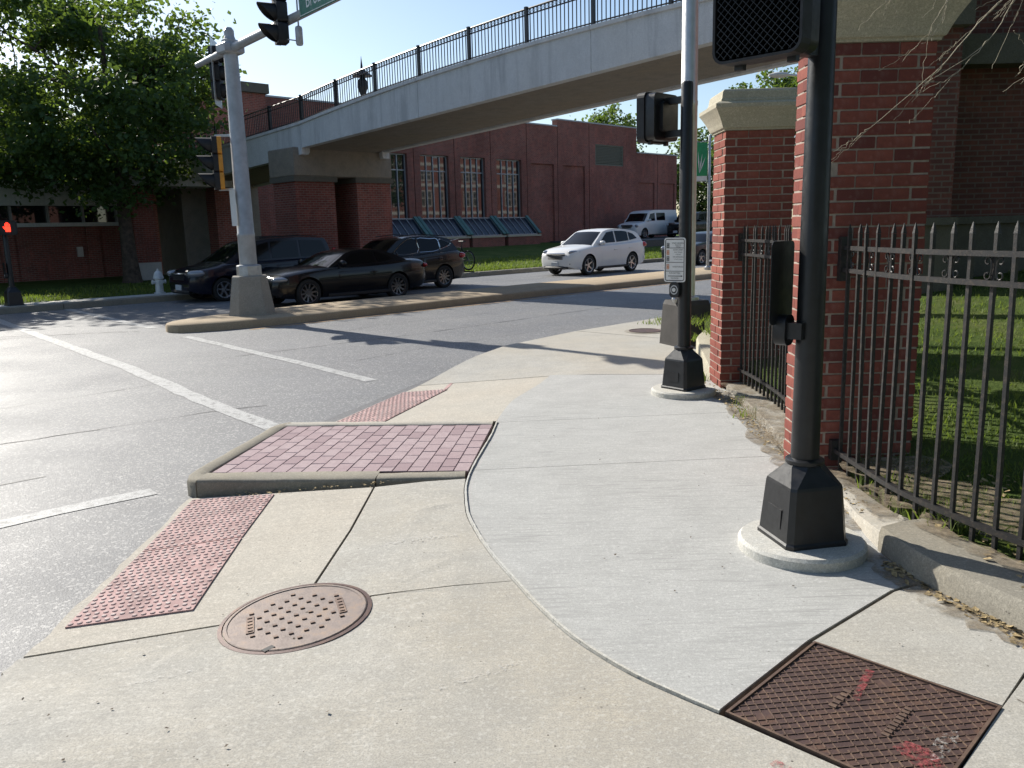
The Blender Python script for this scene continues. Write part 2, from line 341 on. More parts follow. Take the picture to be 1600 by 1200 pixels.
def slab(name, poly, mat, parent, zf, step=.3, inset=.0025, thick=.14, noise_amp=.0):
    n = len(poly); area = sum(poly[i][0] * poly[(i + 1) % n][1] - poly[(i + 1) % n][0] * poly[i][1] for i in range(n))
    if area < 0: poly = poly[::-1]
    pts = []
    for i in range(n):
        p0, p1, p2 = [Vector((*poly[k % n], 0)) for k in (i - 1, i, i + 1)]
        e1 = (p1 - p0).normalized(); e2 = (p2 - p1).normalized(); n1 = Vector((-e1.y, e1.x, 0)); n2 = Vector((-e2.y, e2.x, 0))
        b = n1 + n2; b = b / max(.35, b.length_squared) * 2 if b.length > .1 else n1
        pts.append(p1 + b * inset)
    bm = bmesh.new(); f = bm.faces.new([bm.verts.new(p) for p in pts]); bmesh.ops.triangulate(bm, faces=[f])
    xs = [p.x for p in pts]; ys = [p.y for p in pts]
    for a, lo, hi in ((0, min(xs), max(xs)), (1, min(ys), max(ys))):
        k = math.ceil(lo / step)
        while k * step < hi:
            co = Vector((0, 0, 0)); co[a] = k * step + .0007; no = Vector((0, 0, 0)); no[a] = 1
            bmesh.ops.bisect_plane(bm, geom=bm.verts[:] + bm.edges[:] + bm.faces[:], plane_co=co, plane_no=no); k += 1
    for v in bm.verts: v.co.z = zf(v.co.x, v.co.y) + (noise.noise(v.co * 1.3) * noise_amp if noise_amp else 0)
    be = [e for e in bm.edges if len(e.link_faces) == 1]
    r = bmesh.ops.extrude_edge_only(bm, edges=be)
    # small rounded arris, then down
    for v in [g for g in r['geom'] if isinstance(g, bmesh.types.BMVert)]: v.co.z -= thick
    bmesh.ops.recalc_face_normals(bm, faces=bm.faces)
    me = bpy.data.meshes.new(name); bm.to_mesh(me); bm.free()
    if inset > 0: FILL.append((poly, zf))
    return link(name, me, mat, parent, world=True)
FILL = []

# ------------------------------------------------------------------ setting
ZR = -.13
def sheet(poly, z): m = MB(); m.face([(p[0], p[1], z) if len(p) == 2 else p for p in poly]); return m
g = sheet([(-700, -700), (700, -700), (700, 700), (-700, 700)], -.4).build('ground', M['lawn']); tag(g, 'open grassy ground reaching out to the horizon', kind='structure')
road = sheet([ST(-75, -45, ZR), ST(190, -45, ZR), ST(190, 62, ZR), ST(-75, 62, ZR)], ZR).build('road', M['asphalt'])
tag(road, 'worn light grey asphalt road through the junction', kind='structure')
def strip(name, pts, wd, mat, z=ZR + .004, parent=road, world=False, jag=0., sub=0):
    P = [Vector(p) for p in pts]
    if sub:
        q = []
        for a, b in zip(P[:-1], P[1:]):
            k = max(1, int((b - a).length / sub))
            for i in range(k): q.append(a.lerp(b, i / k))
        P = q + [P[-1]]
    m = MB(); L = []; Rr = []
    for i, p in enumerate(P):
        d = (P[min(i + 1, len(P) - 1)] - P[max(i - 1, 0)]).normalized(); s = Vector((-d.y, d.x, 0))
        w0 = wd * (1 + random.uniform(-jag, jag)) / 2; j = s * random.uniform(-jag, jag) * wd * 1.5
        L.append(Vector((p.x, p.y, z)) + s * w0 + j); Rr.append(Vector((p.x, p.y, z)) - s * w0 + j)
    for i in range(len(P) - 1): m.face([L[i], Rr[i], Rr[i + 1], L[i + 1]])
    return m.build(name, mat, parent, world)
# crosswalk bars, stop bar, yellow edge line
strip('crosswalk_line', [(-2.23, 7.47, 0), (-3.26, 8.69, 0), (-5.4, 11.4, 0), (-11.65, 18.75, 0), (-13.6, 21.0, 0)], .2, M['paint_white'], jag=.05, sub=.3)
strip('crosswalk_line', [(-1.71, 9.87, 0), (-3.23, 11.72, 0), (-5.95, 14.93, 0)], .17, M['paint_white'], jag=.05, sub=.3)
strip('crosswalk_line', [(-7.2, 16.5, 0), (-8.0, 17.4, 0), (-12.2, 22.3, 0)], .2, M['paint_white'], jag=.05, sub=.3)
strip('crosswalk_line', [(-2.59, 5.64, 0), (-3.31, 5.03, 0), (-6.5, 2.2, 0), (-9.5, -.4, 0)], .17, M['paint_white'], jag=.05, sub=.3)
strip('edge_line', [ST(7.6, 14.72), ST(12, 14.66), ST(24, 14.36), ST(70, 14.35)], .1, M['paint_yellow'], jag=.06, sub=1.)
strip('lane_line', [ST(16.2, 20.9), ST(22.8, 20.75)], .09, M['paint_white'], jag=.06, sub=.6)
# cracks and seams
def crack(pts, wd=.018): return strip('crack', pts, wd * .65, M['tar'], ZR + .0035, jag=.75, sub=.16)
crack([ST(2.6, 8.2), ST(3.6, 8.1), ST(4.2, 7.9)], .02); crack([ST(-.6, 8.6), ST(.5, 8.55), ST(1.7, 8.32), ST(2.6, 8.2)], .026)
crack([ST(5.5, 11.6), ST(9, 11.35), ST(15, 11.5), ST(26, 11.3)], .022); crack([ST(3.6, 17.6), ST(5, 17.3), ST(6.2, 16.5)], .05)
crack([ST(3.4, 17.3), ST(4.2, 17.9), ST(4.9, 17.6)], .03); crack([ST(1.2, 6.9), ST(1.75, 6.85)], .014); crack([ST(-.3, 10.4), ST(1.6, 10.1), ST(4, 10.2)], .012)
crack([ST(-3, 16.6), ST(0, 16.8), ST(3.8, 16.9)], .018); crack([ST(6.6, 9.7), ST(8.2, 9.9), ST(10.5, 9.8)], .012); crack([ST(8.2, 12.9), ST(10, 13.1), ST(12.5, 12.9)], .012)
crack([ST(1.0, 13.2), ST(2.2, 13.4), ST(3.6, 12.8)], .014)

b_ = NB('asphalt_dark'); f_ = b_.noise(90, 2, .7); M['asphalt_dark'] = b_.set(b_.ramp(f_, [(.35, (.075, .076, .08)), (.6, (.155, .155, .16)), (.75, (.28, .28, .28))]), .7); b_.bump(f_, .6, .006)
rj = random.Random(21)
for pts_, w0, w1 in (([(-1.83, 7.4), (-1.3, 8.88), (-.82, 10.1)], .05, .16),):
    m = MB(); prev_ = None
    for a, b in zip(pts_[:-1], pts_[1:]):
        for k in range(40):
            x, y = a[0] + (b[0] - a[0]) * k / 40, a[1] + (b[1] - a[1]) * k / 40; w_ = max(.02, w0 + (w1 - w0) * (.5 + .5 * noise.noise(Vector((y * 1.7, 3, 0))) + .35 * noise.noise(Vector((y * 9, 7, 0))) + .2 * noise.noise(Vector((y * 25, 1, 0)))))
            cur = (Vector((x + .06, y, ZR + .0025)), Vector((x - w_, y + w_ * .25, ZR + .0025)))
            if prev_: m.face([prev_[0], prev_[1], cur[1], cur[0]])
            prev_ = cur
    m.build('asphalt_patch', M['asphalt_dark'], road)
def jag(pts, amp=.014, n_=7):
    r_ = []
    for a, b in zip(pts[:-1], pts[1:]):
        for k in range(n_): r_.append((a[0] + (b[0] - a[0]) * k / n_ + (rj.uniform(-amp, amp) if k else 0), a[1] + (b[1] - a[1]) * k / n_))
    return r_ + [pts[-1]]
# near sidewalk, cast slab by slab
walk = thing('sidewalk', 'pale concrete corner sidewalk sloping down to the road', None, kind='structure')
ARC = [(.44, 9.26), (.3, 8.75), (.14, 8.3), (0, 7.89), (-.1, 7.35), (-.15, 6.95), (-.19, 6.5), (-.26, 5.95), (-.31, 5.52), (-.33, 5.2), (-.32, 4.95), (-.29, 4.62), (-.22, 4.3), (-.13, 3.98), (-.02, 3.67), (.1, 3.35), (.24, 3.06), (.43, 2.79), (.67, 2.55)]
def catmull(P, n_):
    r_ = []
    for i in range(len(P) - 1):
        p0, p1, p2, p3 = P[max(i - 1, 0)], P[i], P[i + 1], P[min(i + 2, len(P) - 1)]
        for k in range(n_):
            t = k / n_; r_.append(.5 * ((2 * p1) + (p2 - p0) * t + (2 * p0 - 5 * p1 + 4 * p2 - p3) * t * t + (3 * p1 - p0 - 3 * p2 + p3) * t ** 3))
    return r_ + [P[-1]]
_dense = [(v.x + (rj.uniform(-.001, .001) if i % 6 else 0), v.y) for i, v in enumerate(catmull([Vector((*q, 0)) for q in ARC], 6))]
def arc(i, j): return _dense[i * 6: j * 6 + 1]
A_, B_, C_, D_ = (.69, 2.535), (1.17, 3.02), (1.655, 2.55), (1.17, 2.06)
slab('slab', jag([(-1.95, -2), (-2.1, 1.0), (-2.15, 3.1), (-2.16, 3.27)]) + [(-1.32, 3.42), (-1.0, 3.5), (-.69, 3.58)] + arc(14, 18) + [A_, D_, (.9, -2)], M['concrete_old'], walk, zs)
slab('slab', [(-2.155, 3.285), (-1.32, 3.43), (-1.0, 3.51), (-1.0, 3.79), (-.96, 4.5), (-.95, 5.29)] + jag([(-2.25, 5.42), (-2.2, 4.4), (-2.16, 3.53), (-2.16, 3.3)])[:-1], M['concrete_ramp'], walk, zs)
slab('slab', [(-1.0, 3.51), (-.69, 3.59)] + arc(9, 14)[::-1] + [(-.33, 5.33), (-.94, 5.29), (-.95, 4.5), (-.99, 3.79)], M['concrete_old'], walk, zs)
J1R, J2R = (2.09, 7.12), (1.95, 5.69)
zn = lambda x, y: zs(x, y) * .35
slab('slab', arc(0, 5) + [J1R, (2.16, 7.85), (2.16, 8.6), (1.8, 9.06)], M['concrete_new'], walk, zn, inset=.003)
slab('slab', arc(5, 8) + [J2R, (2.07, 6.82), J1R], M['concrete_new'], walk, zn, inset=.003)
slab('slab', arc(8, 18) + [(1.16, 3.03), (1.69, 3.46), (1.87, 3.55), (1.87, 4.0), (1.93, 4.49), J2R], M['concrete_new'], walk, zn, inset=.003)
slab('slab', [B_, (1.7, 3.45), (1.88, 3.53), (1.89, 3.41), (2.02, 3.03), (2.05, 2.95), C_], M['concrete_old'], walk, zs)
slab('slab', [C_, (2.06, 2.94), (2.32, 2.3), (2.8, 1.2), (3.6, -2), (.91, -2), D_], M['concrete_old'], walk, zs)
slab('slab', [(-1.98, 7.2), (-1.79, 7.42), (-1.27, 8.88), (-1.08, 9.36)] + arc(0, 5) + [(-.15, 7.02)], M['concrete_ramp'], walk, zs)
slab('slab', [(-1.08, 9.37), (-.79, 10.08), (-.08, 11.75), (1.06, 13.22), (3.05, 11.3), (2.41, 10.66), (2.14, 8.95), (1.8, 9.07), (.44, 9.28)], M['concrete_old'], walk, zs)
slab('slab', [(1.07, 13.23), (2.86, 15.02), (3.64, 15.88), (10.2, 22.4), (12.2, 20.4), (3.06, 11.31)], M['concrete_old'], walk, zs)
slab('slab', [(10.2, 22.41), (26, 38.2), (28, 36.2), (12.2, 20.41)], M['concrete_old'], walk, zs, step=2)
for pl_y, zf_ in list(FILL): slab('joint_fill', pl_y, M['soil_pale'], walk, lambda x, y, z_=zf_: z_(x, y) - .007, step=.3, inset=0, thick=.1)
# white edge of form board left along the new pour, and dirt seam
m = MB()
_e = arc(5, 18)
for a, b in zip(_e[:-1], _e[1:]):
    m.bar((a[0] + .012, a[1], zn(*a) + .006), (b[0] + .012, b[1], zn(*b) + .006), rj.uniform(.009, .013), .012)
m.build('joint_edge', M['concrete_white'], walk, world=True)
def smear(name, pts, w_, mat, zf, parent, jag=.4):
    P = [Vector((p[0], p[1], 0)) for p in pts]; m = MB(); L = []; Rr = []
    for i, p in enumerate(P):
        d = (P[min(i + 1, len(P) - 1)] - P[max(i - 1, 0)]).normalized(); s = Vector((-d.y, d.x, 0)); k = w_ * (1 + random.uniform(-jag, jag)) / 2
        for L_, q in ((L, p + s * k), (Rr, p - s * k)): q.z = zf(q.x, q.y) + .004; L_.append(q)
    for i in range(len(P) - 1): m.face([L[i], Rr[i], Rr[i + 1], L[i + 1]])
    return m.build(name, mat, parent, world=True)

# median island
med = [ST(6.42, 15.7), ST(6.5, 15.45), ST(6.75, 15.28), ST(7.2, 15.1), ST(8.5, 14.92), ST(12, 14.88), ST(16, 14.9), ST(24, 14.58), ST(45, 14.55), ST(95, 14.55), ST(95, 17), ST(24, 17.0), ST(12, 17.05), ST(9.8, 17.0), ST(8.4, 16.75), ST(7.2, 16.45), ST(6.7, 16.2), ST(6.48, 15.95)]
cx = sum((p for p in med), Vector()) / len(med)
m = MB(); n = len(med); b0 = 0
def shrink(p, k):
    i = med.index(p); e = (med[(i + 1) % n] - med[i - 1]).normalized(); return p + Vector((-e.y, e.x, 0)) * k
for z, k in ((ZR - .02, 0), (-.03, .0), (.015, .015), (.038, .05), (.04, .15), (.045, .17)):
    for p in med: q = shrink(p, k); m.v.append(Vector((q.x, q.y, z)))
for l in range(5):
    for k in range(n): m.f.append([l * n + k, l * n + (k + 1) % n, l * n + n + (k + 1) % n, l * n + n + k])
m.f.append([5 * n + k for k in range(n)])
tag(m.build('median', M['concrete_median'], smooth=35), 'long tan concrete traffic median between the carriageways', kind='structure')

# far kerb, apron and lawn
def far_strip(name, t0, t1, s0, s1, zf, mat, ns, nt_, label, amp=0.):
    m = MB()
    for i in range(ns + 1):
        for j in range(nt_ + 1):
            s, t = s0 + (s1 - s0) * i / ns, t0 + (t1 - t0) * j / nt_; p = ST(s, t, zf(s, t)); p.z += noise.noise(p * .35) * amp; m.v.append(p)
    for i in range(ns):
        for j in range(nt_): a = i * (nt_ + 1) + j; m.f.append([a, a + nt_ + 1, a + nt_ + 2, a + 1])
    o = m.build(name, mat, fix=False); tag(o, label, kind='structure'); return o
kb = thing('far_kerb', 'low concrete kerb along the far edge of the road', None, kind='structure')
for i in range(36):
    s0 = -20 + i * 3; MB().box(ST(s0 + 1.5, 23.8, -.06), (2.985, .3, .2), R(45), bev=.025).build('kerb_stone', M['concrete_kerb'], kb, world=True)
for i in range(10):
    s0 = -20 + i * 3.05; MB().box(ST(s0 + 1.5, 24.36, -.04), (3.04, .8, .16), R(45), bev=.01).build('slab', M['concrete_white'], kb, world=True)
far_strip('lawn', 23.97, 41, -40, 110, lambda s, t: zfar(s, t) - (.05 if t < 24.4 else 0) - (.12 if (t < 24.78 and s < 10.6) else 0), M['lawn'], 150, 34, 'sloping green lawn across the road in front of brick buildings', .04)
# lawn behind the iron fence
slab('lawn', [(2.75, 2.4), (2.42, 3.1), (2.26, 3.5), (2.16, 3.8), (2.13, 4.2), (2.14, 5.0), (2.34, 5.9), (2.42, 6.8), (2.44, 8.0), (2.36, 8.9), (2.56, 10.75), (3.2, 11.35), (26, 34.1), (60, 20), (40, -6), (7, -3), (3.2, 1.0)],
     M['lawn'], None, zlawn, step=.5, inset=0, thick=.2, noise_amp=.02)
tag(bpy.data.objects['lawn.001'], 'green lawn behind the black iron fence', kind='structure')
for o in bpy.data.objects:
    if o.name.startswith('lawn') and 'label' not in o: tag(o, 'green lawn behind the black iron fence', kind='structure')

# ------------------------------------------------------------------ raised paver bed between the two ramps
bed = thing('paver_island', 'raised bed of mauve pavers with concrete kerb between two ramps', 'paver bed', (-1.2, 6.2, 0))
bl, bk, fr, br = Vector((-2.165, 5.645, 0)), Vector((-1.99, 7.03, 0)), Vector((-.32, 5.525, 0)), Vector((-.175, 6.89, 0))
MB().prism([(bl.x, bl.y, -.16), (fr.x, fr.y, -.16), (br.x, br.y, -.16), (bk.x, bk.y, -.16)], (0, 0, .151)).build('sand_bed', M['bedding'], bed, world=True)
def bil(u, v): return (bl.lerp(fr, u)).lerp(bk.lerp(br, u), v)
NC, NL = 17, 6.7
for c in range(NC):
    off = -(c % 2) * .5
    k = off
    while k < NL:
        v0, v1 = max(0, k) / NL, min(NL, k + 1) / NL
        if v1 - v0 > .03:
            u0, u1 = c / NC, (c + 1) / NC; gu, gv = .0016, .0022
            z = -.004 + random.uniform(-.0012, .0012); q = [bil(u0 + gu, v0 + gv), bil(u1 - gu, v0 + gv), bil(u1 - gu, v1 - gv), bil(u0 + gu, v1 - gv)]
            ce = sum(q, Vector()) / 4; tz = [random.uniform(-.0008, .0008) for _ in q]
            mb = MB()
            for zz, sh in ((-.04, 1), (z - .004, 1), (z, .965)):
                for p, t_ in zip(q, tz): mb.v.append(ce + (p - ce) * sh + Vector((0, 0, zz + t_)))
            mb.f.append([8, 9, 10, 11])
            for l in (0, 4):
                for e in range(4): mb.f.append([l + e, l + (e + 1) % 4, l + 4 + (e + 1) % 4, l + 4 + e])
            mb.build('paver', M['paver'], bed, world=True)
        k += 1
def kerb_piece(name, path, wd, parent, mat, ztop=lambda p: 0., zb=-.16, rr=.025, side=1):
    P = [Vector((*p, 0)) for p in path]; m = MB(); prof = [(0, zb), (0, -rr), (rr * .3, -rr * .3), (rr, 0), (wd - .008, 0), (wd, -.008), (wd, zb)]
    for i, p in enumerate(P):
        d = (P[min(i + 1, len(P) - 1)] - P[max(i - 1, 0)]).normalized(); s = Vector((-d.y, d.x, 0)) * side; zt = ztop(p)
        for a, z in prof: q = p + s * a; q.z = z + (zt if z > zb else 0) + (noise.noise(q * 6) * .006 if z > zb else 0); m.v.append(q)
    k = len(prof)
    for i in range(len(P) - 1):
        for j in range(k): m.f.append([i * k + j, i * k + (j + 1) % k, (i + 1) * k + (j + 1) % k, (i + 1) * k + j])
    m.f.append(list(range(k))); m.f.append([(len(P) - 1) * k + j for j in range(k)][::-1])
    return m.build(name, mat, parent, world=True, smooth=50)
def sub(a, b, n): return [(a[0] + (b[0] - a[0]) * i / n, a[1] + (b[1] - a[1]) * i / n) for i in range(n + 1)]
kerb_piece('kerb_stone', sub((-2.2, 5.45), (-.955, 5.38), 10), .19, bed, M['concrete_kerb'])
kerb_piece('kerb_stone', sub((-.945, 5.38), (-.34, 5.385), 6), .13, bed, M['concrete_kerb'])
kerb_piece('kerb_stone', [(-2.02, 7.19), (-2.1, 7.12), (-2.14, 6.98)] + sub((-2.16, 6.8), (-2.31, 5.75), 8) + [(-2.32, 5.62), (-2.29, 5.51), (-2.21, 5.455)], .14, bed, M['concrete_kerb'], side=1)
kerb_piece('kerb_stone', sub((-2.01, 7.19), (-.17, 7.045), 12), .15, bed, M['concrete_old'], side=-1)

# ------------------------------------------------------------------ tactile warning panels
def tactile(q, label, nu, nv, zf, lift=.008):
    P = [Vector((*p, 0)) for p in q]; ce = sum(P, Vector()) / 4
    def at(u, v): p = (P[0].lerp(P[1], u)).lerp(P[3].lerp(P[2], u), v); p.z = zf(p.x, p.y) + lift; return p
    t = thing('tactile_panel', label, 'tactile panel', (ce.x, ce.y, zf(ce.x, ce.y)), group='red dimpled warning panels on the ramps')
    m = MB(); N_ = 8
    for i in range(N_ + 1):
        for j in range(N_ + 1): m.v.append(at(i / N_, j / N_))
    for i in range(N_):
        for j in range(N_): a = i * (N_ + 1) + j; m.f.append([a, a + N_ + 1, a + N_ + 2, a + 1])
    ring = [at(0, 0), at(1, 0), at(1, 1), at(0, 1)]
    for e in range(4): a, b = ring[e], ring[(e + 1) % 4]; m.face([a, b, b - Vector((0, 0, .03)), a - Vector((0, 0, .03))])
    m.build('panel', M['tactile'], t, world=True)
    d = MB()
    for i in range(nu):
        for j in range(nv):
            if random.random() < .02: continue
            p = at((i + .5 + .25 * (j % 2) - .12) / nu, (j + .5) / nv); r0 = .0135; hgt = .0055
            b = len(d.v)
            for rr, zz in ((r0, 0), (r0 * .82, hgt * .8), (r0 * .5, hgt)):
                for k in range(8): a = k * math.pi / 4; d.v.append(p + Vector((rr * math.cos(a), rr * math.sin(a), zz)))
            for l in range(2):
                for k in range(8): d.f.append([b + l * 8 + k, b + l * 8 + (k + 1) % 8, b + l * 8 + 8 + (k + 1) % 8, b + l * 8 + 8 + k])
            d.f.append([b + 16 + k for k in range(8)])
    d.build('dome', M['dome'], t, world=True, fix=False, kind='stuff')
tactile([(-2.1, 3.53), (-1.53, 3.6), (-1.595, 4.525), (-2.14, 4.425)], 'red dimpled warning panel nearest the round iron manhole cover', 14, 21, zs)
tactile([(-2.14, 4.44), (-1.597, 4.54), (-1.63, 5.32), (-2.2, 5.36)], 'red dimpled warning panel against the front kerb of the paver bed', 14, 19, zs)
tactile([(-1.72, 7.5), (-1.2, 7.42), (-.72, 8.95), (-1.22, 9.0)], 'small far red dimpled warning panel beyond the paver bed', 12, 32, zs)

# ------------------------------------------------------------------ manhole and vault covers
mz = max(zs(-1.0 + .32 * math.cos(a), 3.44 + .32 * math.sin(a)) for a in (0, 1, 2, 3, 4, 5)) + .004
mz = zs(-1.0, 3.44) + .003; mh = thing('manhole_cover', 'round pinkish rusty iron manhole cover with square dimples', 'manhole cover', (-1.0, 3.44, mz), R(18))
mh.rotation_euler = (Matrix.Rotation(-math.atan((zs(-.75, 3.44) - zs(-1.25, 3.44)) / .5), 4, 'Y') @ Matrix.Rotation(math.atan((zs(-1, 3.7) - zs(-1, 3.2)) / .5), 4, 'X') @ Matrix.Rotation(R(18), 4, 'Z')).to_euler()
MB().lathe([(.34, -.04), (.34, .002), (.322, .004), (.318, -.01)], 48, cap=False).build('frame', M['rust_dark'], mh, smooth=30)
MB().lathe([(.3165, -.05), (.3165, .004), (.312, .007), (.3, .007), (.297, .003), (0.001, .003)], 48).build('lid', M['rust_pale'], mh, smooth=30)
m = MB()
for i in range(-4, 5):
    for j in range(-4, 5):
        x, y = (i + (.5 if j % 2 else 0)) * .064, j * .058
        if x * x + y * y < .235 ** 2 and not (abs(abs(x) - .2) < .03 and abs(y) < .1): m.box((x, y, .006), (.019, .016, .006), random.uniform(-.1, .1))
m.build('raised_stud', M['rust_rib'], mh, kind='stuff')
for sx in (-1, 1):
    m = MB().box((sx * .2, 0, .005), (.034, .17, .005), sx * .02)
    for k in range(5): m.box((sx * .2, -.066 + k * .033, .009), (.02, .012, .004))
    m.build('name_bar', M['rust_rib'], mh)
MB().box((-.13, -.27, .0055), (.05, .028, .004), .5).build('pick_hole', M['black_matte'], mh)
fm = thing('manhole_cover', 'small round iron cover in the sidewalk beside the far road kerb', 'manhole cover', (2.15, 12.95, .004))
MB().lathe([(.34, -.03), (.34, .003), (.31, .004)], 28).build('frame', M['concrete_base'], fm); MB().lathe([(.27, 0), (.27, .012), (.255, .014), (.25, .009), (.001, .009)], 28).build('lid', M['rust_dark'], fm)

va = thing('vault_cover', 'square dark rusty diamond plate cover with red paint stripe', 'vault cover', ((A_[0] + C_[0]) / 2, (A_[1] + C_[1]) / 2, 0), R(44.3))
hv = .333
MB().box((0, 0, -.03), (2 * hv - .024, 2 * hv - .024, .06)).build('plate', M['rust_dark'], va)
m = MB()
for sx, sy, lx, ly in ((0, -1, 2 * hv, .01), (0, 1, 2 * hv, .01), (-1, 0, .01, 2 * hv - .022), (1, 0, .01, 2 * hv - .022)): m.box((sx * (hv - .005), sy * (hv - .005), -.018), (lx, ly, .05))
m.build('frame', M['rust_rib'], va)
for ang, sp_, wd_ in ((R(51), .0315, .0034), (R(-38), .03, .0026)):
    m = MB(); k = -22; dx, dy = math.cos(ang), math.sin(ang); hh = hv - .014
    while k <= 22:
        ox, oy = -dy * k * sp_, dx * k * sp_; ts = []
        for lim in (-hh, hh):
            if abs(dx) > 1e-6: ts.append((lim - ox) / dx)
            if abs(dy) > 1e-6: ts.append((lim - oy) / dy)
        lo = max(min(ts[0], ts[2]), min(ts[1], ts[3])); hi = min(max(ts[0], ts[2]), max(ts[1], ts[3]))
        # staggered lugs, not unbroken rods
        if hi - lo > .02:
            t_ = lo
            while t_ < hi:
                e = min(hi, t_ + .055)
                if random.random() > .04: m.bar((ox + dx * t_, oy + dy * t_, .001), (ox + dx * e, oy + dy * e, .001), wd_ * random.uniform(.7, 1.25), .004)
                t_ = e + .003
        k += 1
    m.build('tread', M['rust_rib'], va, kind='stuff')
for y0, x0, x1, n_ in ((.085, -.06, .09, 5), (-.11, -.1, .12, 9)):
    m = MB()
    for k in range(n_): m.box((x0 + (x1 - x0) * (k + .5) / n_, y0, .0035), ((x1 - x0) / n_ * .6, .026, .006), random.uniform(-.05, .05), bev=.0015)
    m.build('worn_lettering', M['rust_rib'], va)
def blot(pts, z, mat, name, parent): return MB().face([(x, y, z) for x, y in pts]).build(name, mat, parent)
blot([(.04, .03), (.1, .045), (.18, .055), (.27, .07), (.265, .1), (.17, .085), (.1, .07), (.045, .055)], .0045, M['red_spray'], 'spray_mark', va)
blot([(-.14, -.15), (-.08, -.17), (-.07, -.24), (-.12, -.3), (-.2, -.31), (-.19, -.24)], .0046, M['red_spray'], 'spray_mark', va)
pp = []
for k in range(22): a = k / 22 * 2 * math.pi; r_ = 1 + random.uniform(-.12, .12); pp.append((-.02 + .1 * r_ * math.cos(a), -.265 + .045 * r_ * math.sin(a)))
blot([(x * 1.0, -.265 + (y + .265) * .6) for x, y in pp], .0052, M['scuff'], 'spray_mark', va)

# ------------------------------------------------------------------ low wall under the near fence
lw = thing('low_wall', 'low worn concrete edging wall under the near iron fence', 'low wall', (1.95, 3.4, 0))
def wall_run(name, outer, inner, zt, parent, mat, zb=-.1):
    m = MB(); n_ = len(outer)
    for i in range(n_):
        o_, i_ = Vector((*outer[i], 0)), Vector((*inner[i], 0)); z = zt[i] if hasattr(zt, '__len__') else zt
        jj = noise.noise(Vector((outer[i][0] * 5, outer[i][1] * 5, 3))) * .012
        for p, zz in ((o_, zb), (o_ + (i_ - o_) * .02, z - .03 + jj), (o_.lerp(i_, .07), z + jj * .5), (o_.lerp(i_, .5), z + .006), (i_, z - .004), (i_, zb)): m.v.append(Vector((p.x, p.y, zz)))
    for i in range(n_ - 1):
        for j in range(5): a = i * 6 + j; m.f.append([a, a + 1, a + 7, a + 6])
    m.f.append([0, 1, 2, 3, 4, 5]); m.f.append([(n_ - 1) * 6 + j for j in range(6)][::-1])
    return m.build(name, mat, parent, world=True, smooth=40)
def dens(pts, n_=5):
    r_ = []
    for a, b in zip(pts[:-1], pts[1:]): r_ += [(a[0] + (b[0] - a[0]) * i / n_, a[1] + (b[1] - a[1]) * i / n_) for i in range(n_)]
    return r_ + [pts[-1]]
o1 = dens([(1.83, 3.92), (1.84, 3.62), (1.885, 3.41), (2.02, 3.03), (2.32, 2.3), (2.9, 1.0), (3.7, -2)]); i1 = dens([(2.12, 4.04), (2.15, 3.78), (2.24, 3.5), (2.4, 3.12), (2.7, 2.45), (3.25, 1.2), (4.05, -1.8)])
wall_run('wall_block', o1, i1, .125, lw, M['concrete_kerb'])
o2 = dens([(1.935, 5.1), (1.92, 4.6), (1.855, 4.12), (1.84, 3.935)]); i2 = dens([(2.1, 5.1), (2.1, 4.6), (2.11, 4.2), (2.12, 4.05)])
wall_run('wall_block', o2, i2, [.045] * 8 + [.05, .06, .07, .07, .075, .08, .085, .09][:len(o2) - 8], lw, M['concrete_old'])
lw2 = thing('edging', 'crumbling low concrete edging under the far iron fence', 'edging', (2.1, 7, 0))
wall_run('edging_block', dens([(2.17, 8.18), (2.08, 6.85), (1.96, 5.6)]), dens([(2.5, 8.18), (2.46, 6.85), (2.38, 5.6)]), .055, lw2, M['concrete_old'])
lw3 = thing('retaining_kerb', 'rounded concrete retaining kerb beside the far brick pillar', 'kerb', (2.3, 9.8, 0))
o3 = dens([(2.14, 8.72), (2.17, 9.3), (2.3, 10.1), (2.55, 10.75), (3.0, 11.25), (4.2, 12.45), (9, 17.2)], 4)
wall_run('kerb_block', o3, [(x + .2, y - .06) for x, y in o3], [.1, .14, .18, .21, .23, .24, .25, .26, .27, .28, .28, .28, .28, .28, .28] + [.28] * 12, lw3, M['stone'])

b_ = NB('dirt'); b_.set(b_.ramp(b_.noise(30, 5, .7), [(.3, (.13, .1, .07)), (.7, (.3, .24, .16))]), 1); tr_ = b_.n('ShaderNodeBsdfTransparent'); mx_ = b_.n('ShaderNodeMixShader')
b_.l(b_.ramp(b_.noise(7, 7, .75), [(.36, 0.), (.66, .9)]), mx_.inputs[0]); b_.l(tr_.outputs[0], mx_.inputs[1]); b_.l(b_.b.outputs[0], mx_.inputs[2]); b_.l(mx_.outputs[0], b_.out.inputs[0]); M['dirt'] = b_.m
smear('dirt_patch', dens([(2.25, 8.15), (2.22, 7.4), (2.18, 6.7), (2.1, 6.0), (2.06, 5.65)], 6), .34, M['dirt'], lambda x, y: .062, lw2, .25)
smear('dirt_patch', dens([(2.06, 8.0), (2.0, 7.0), (1.93, 6.2), (1.88, 5.4), (1.86, 4.6), (1.82, 4.2)], 6), .16, M['dirt'], lambda x, y: .003, lw2, .5)
smear('dirt_patch', dens([(2.02, 5.05), (2.02, 4.5), (1.98, 4.12)], 6), .13, M['dirt'], lambda x, y: .088, lw, .3)
smear('dirt_patch', dens([(1.78, 3.85), (1.8, 3.55), (1.88, 3.3), (2.0, 2.95)], 6), .16, M['dirt'], lambda x, y: .003, lw, .5)
smear('dirt_patch', dens([(2.07, 3.95), (2.1, 3.7), (2.18, 3.45), (2.32, 3.1), (2.6, 2.5)], 6), .12, M['dirt'], lambda x, y: .134, lw, .4)
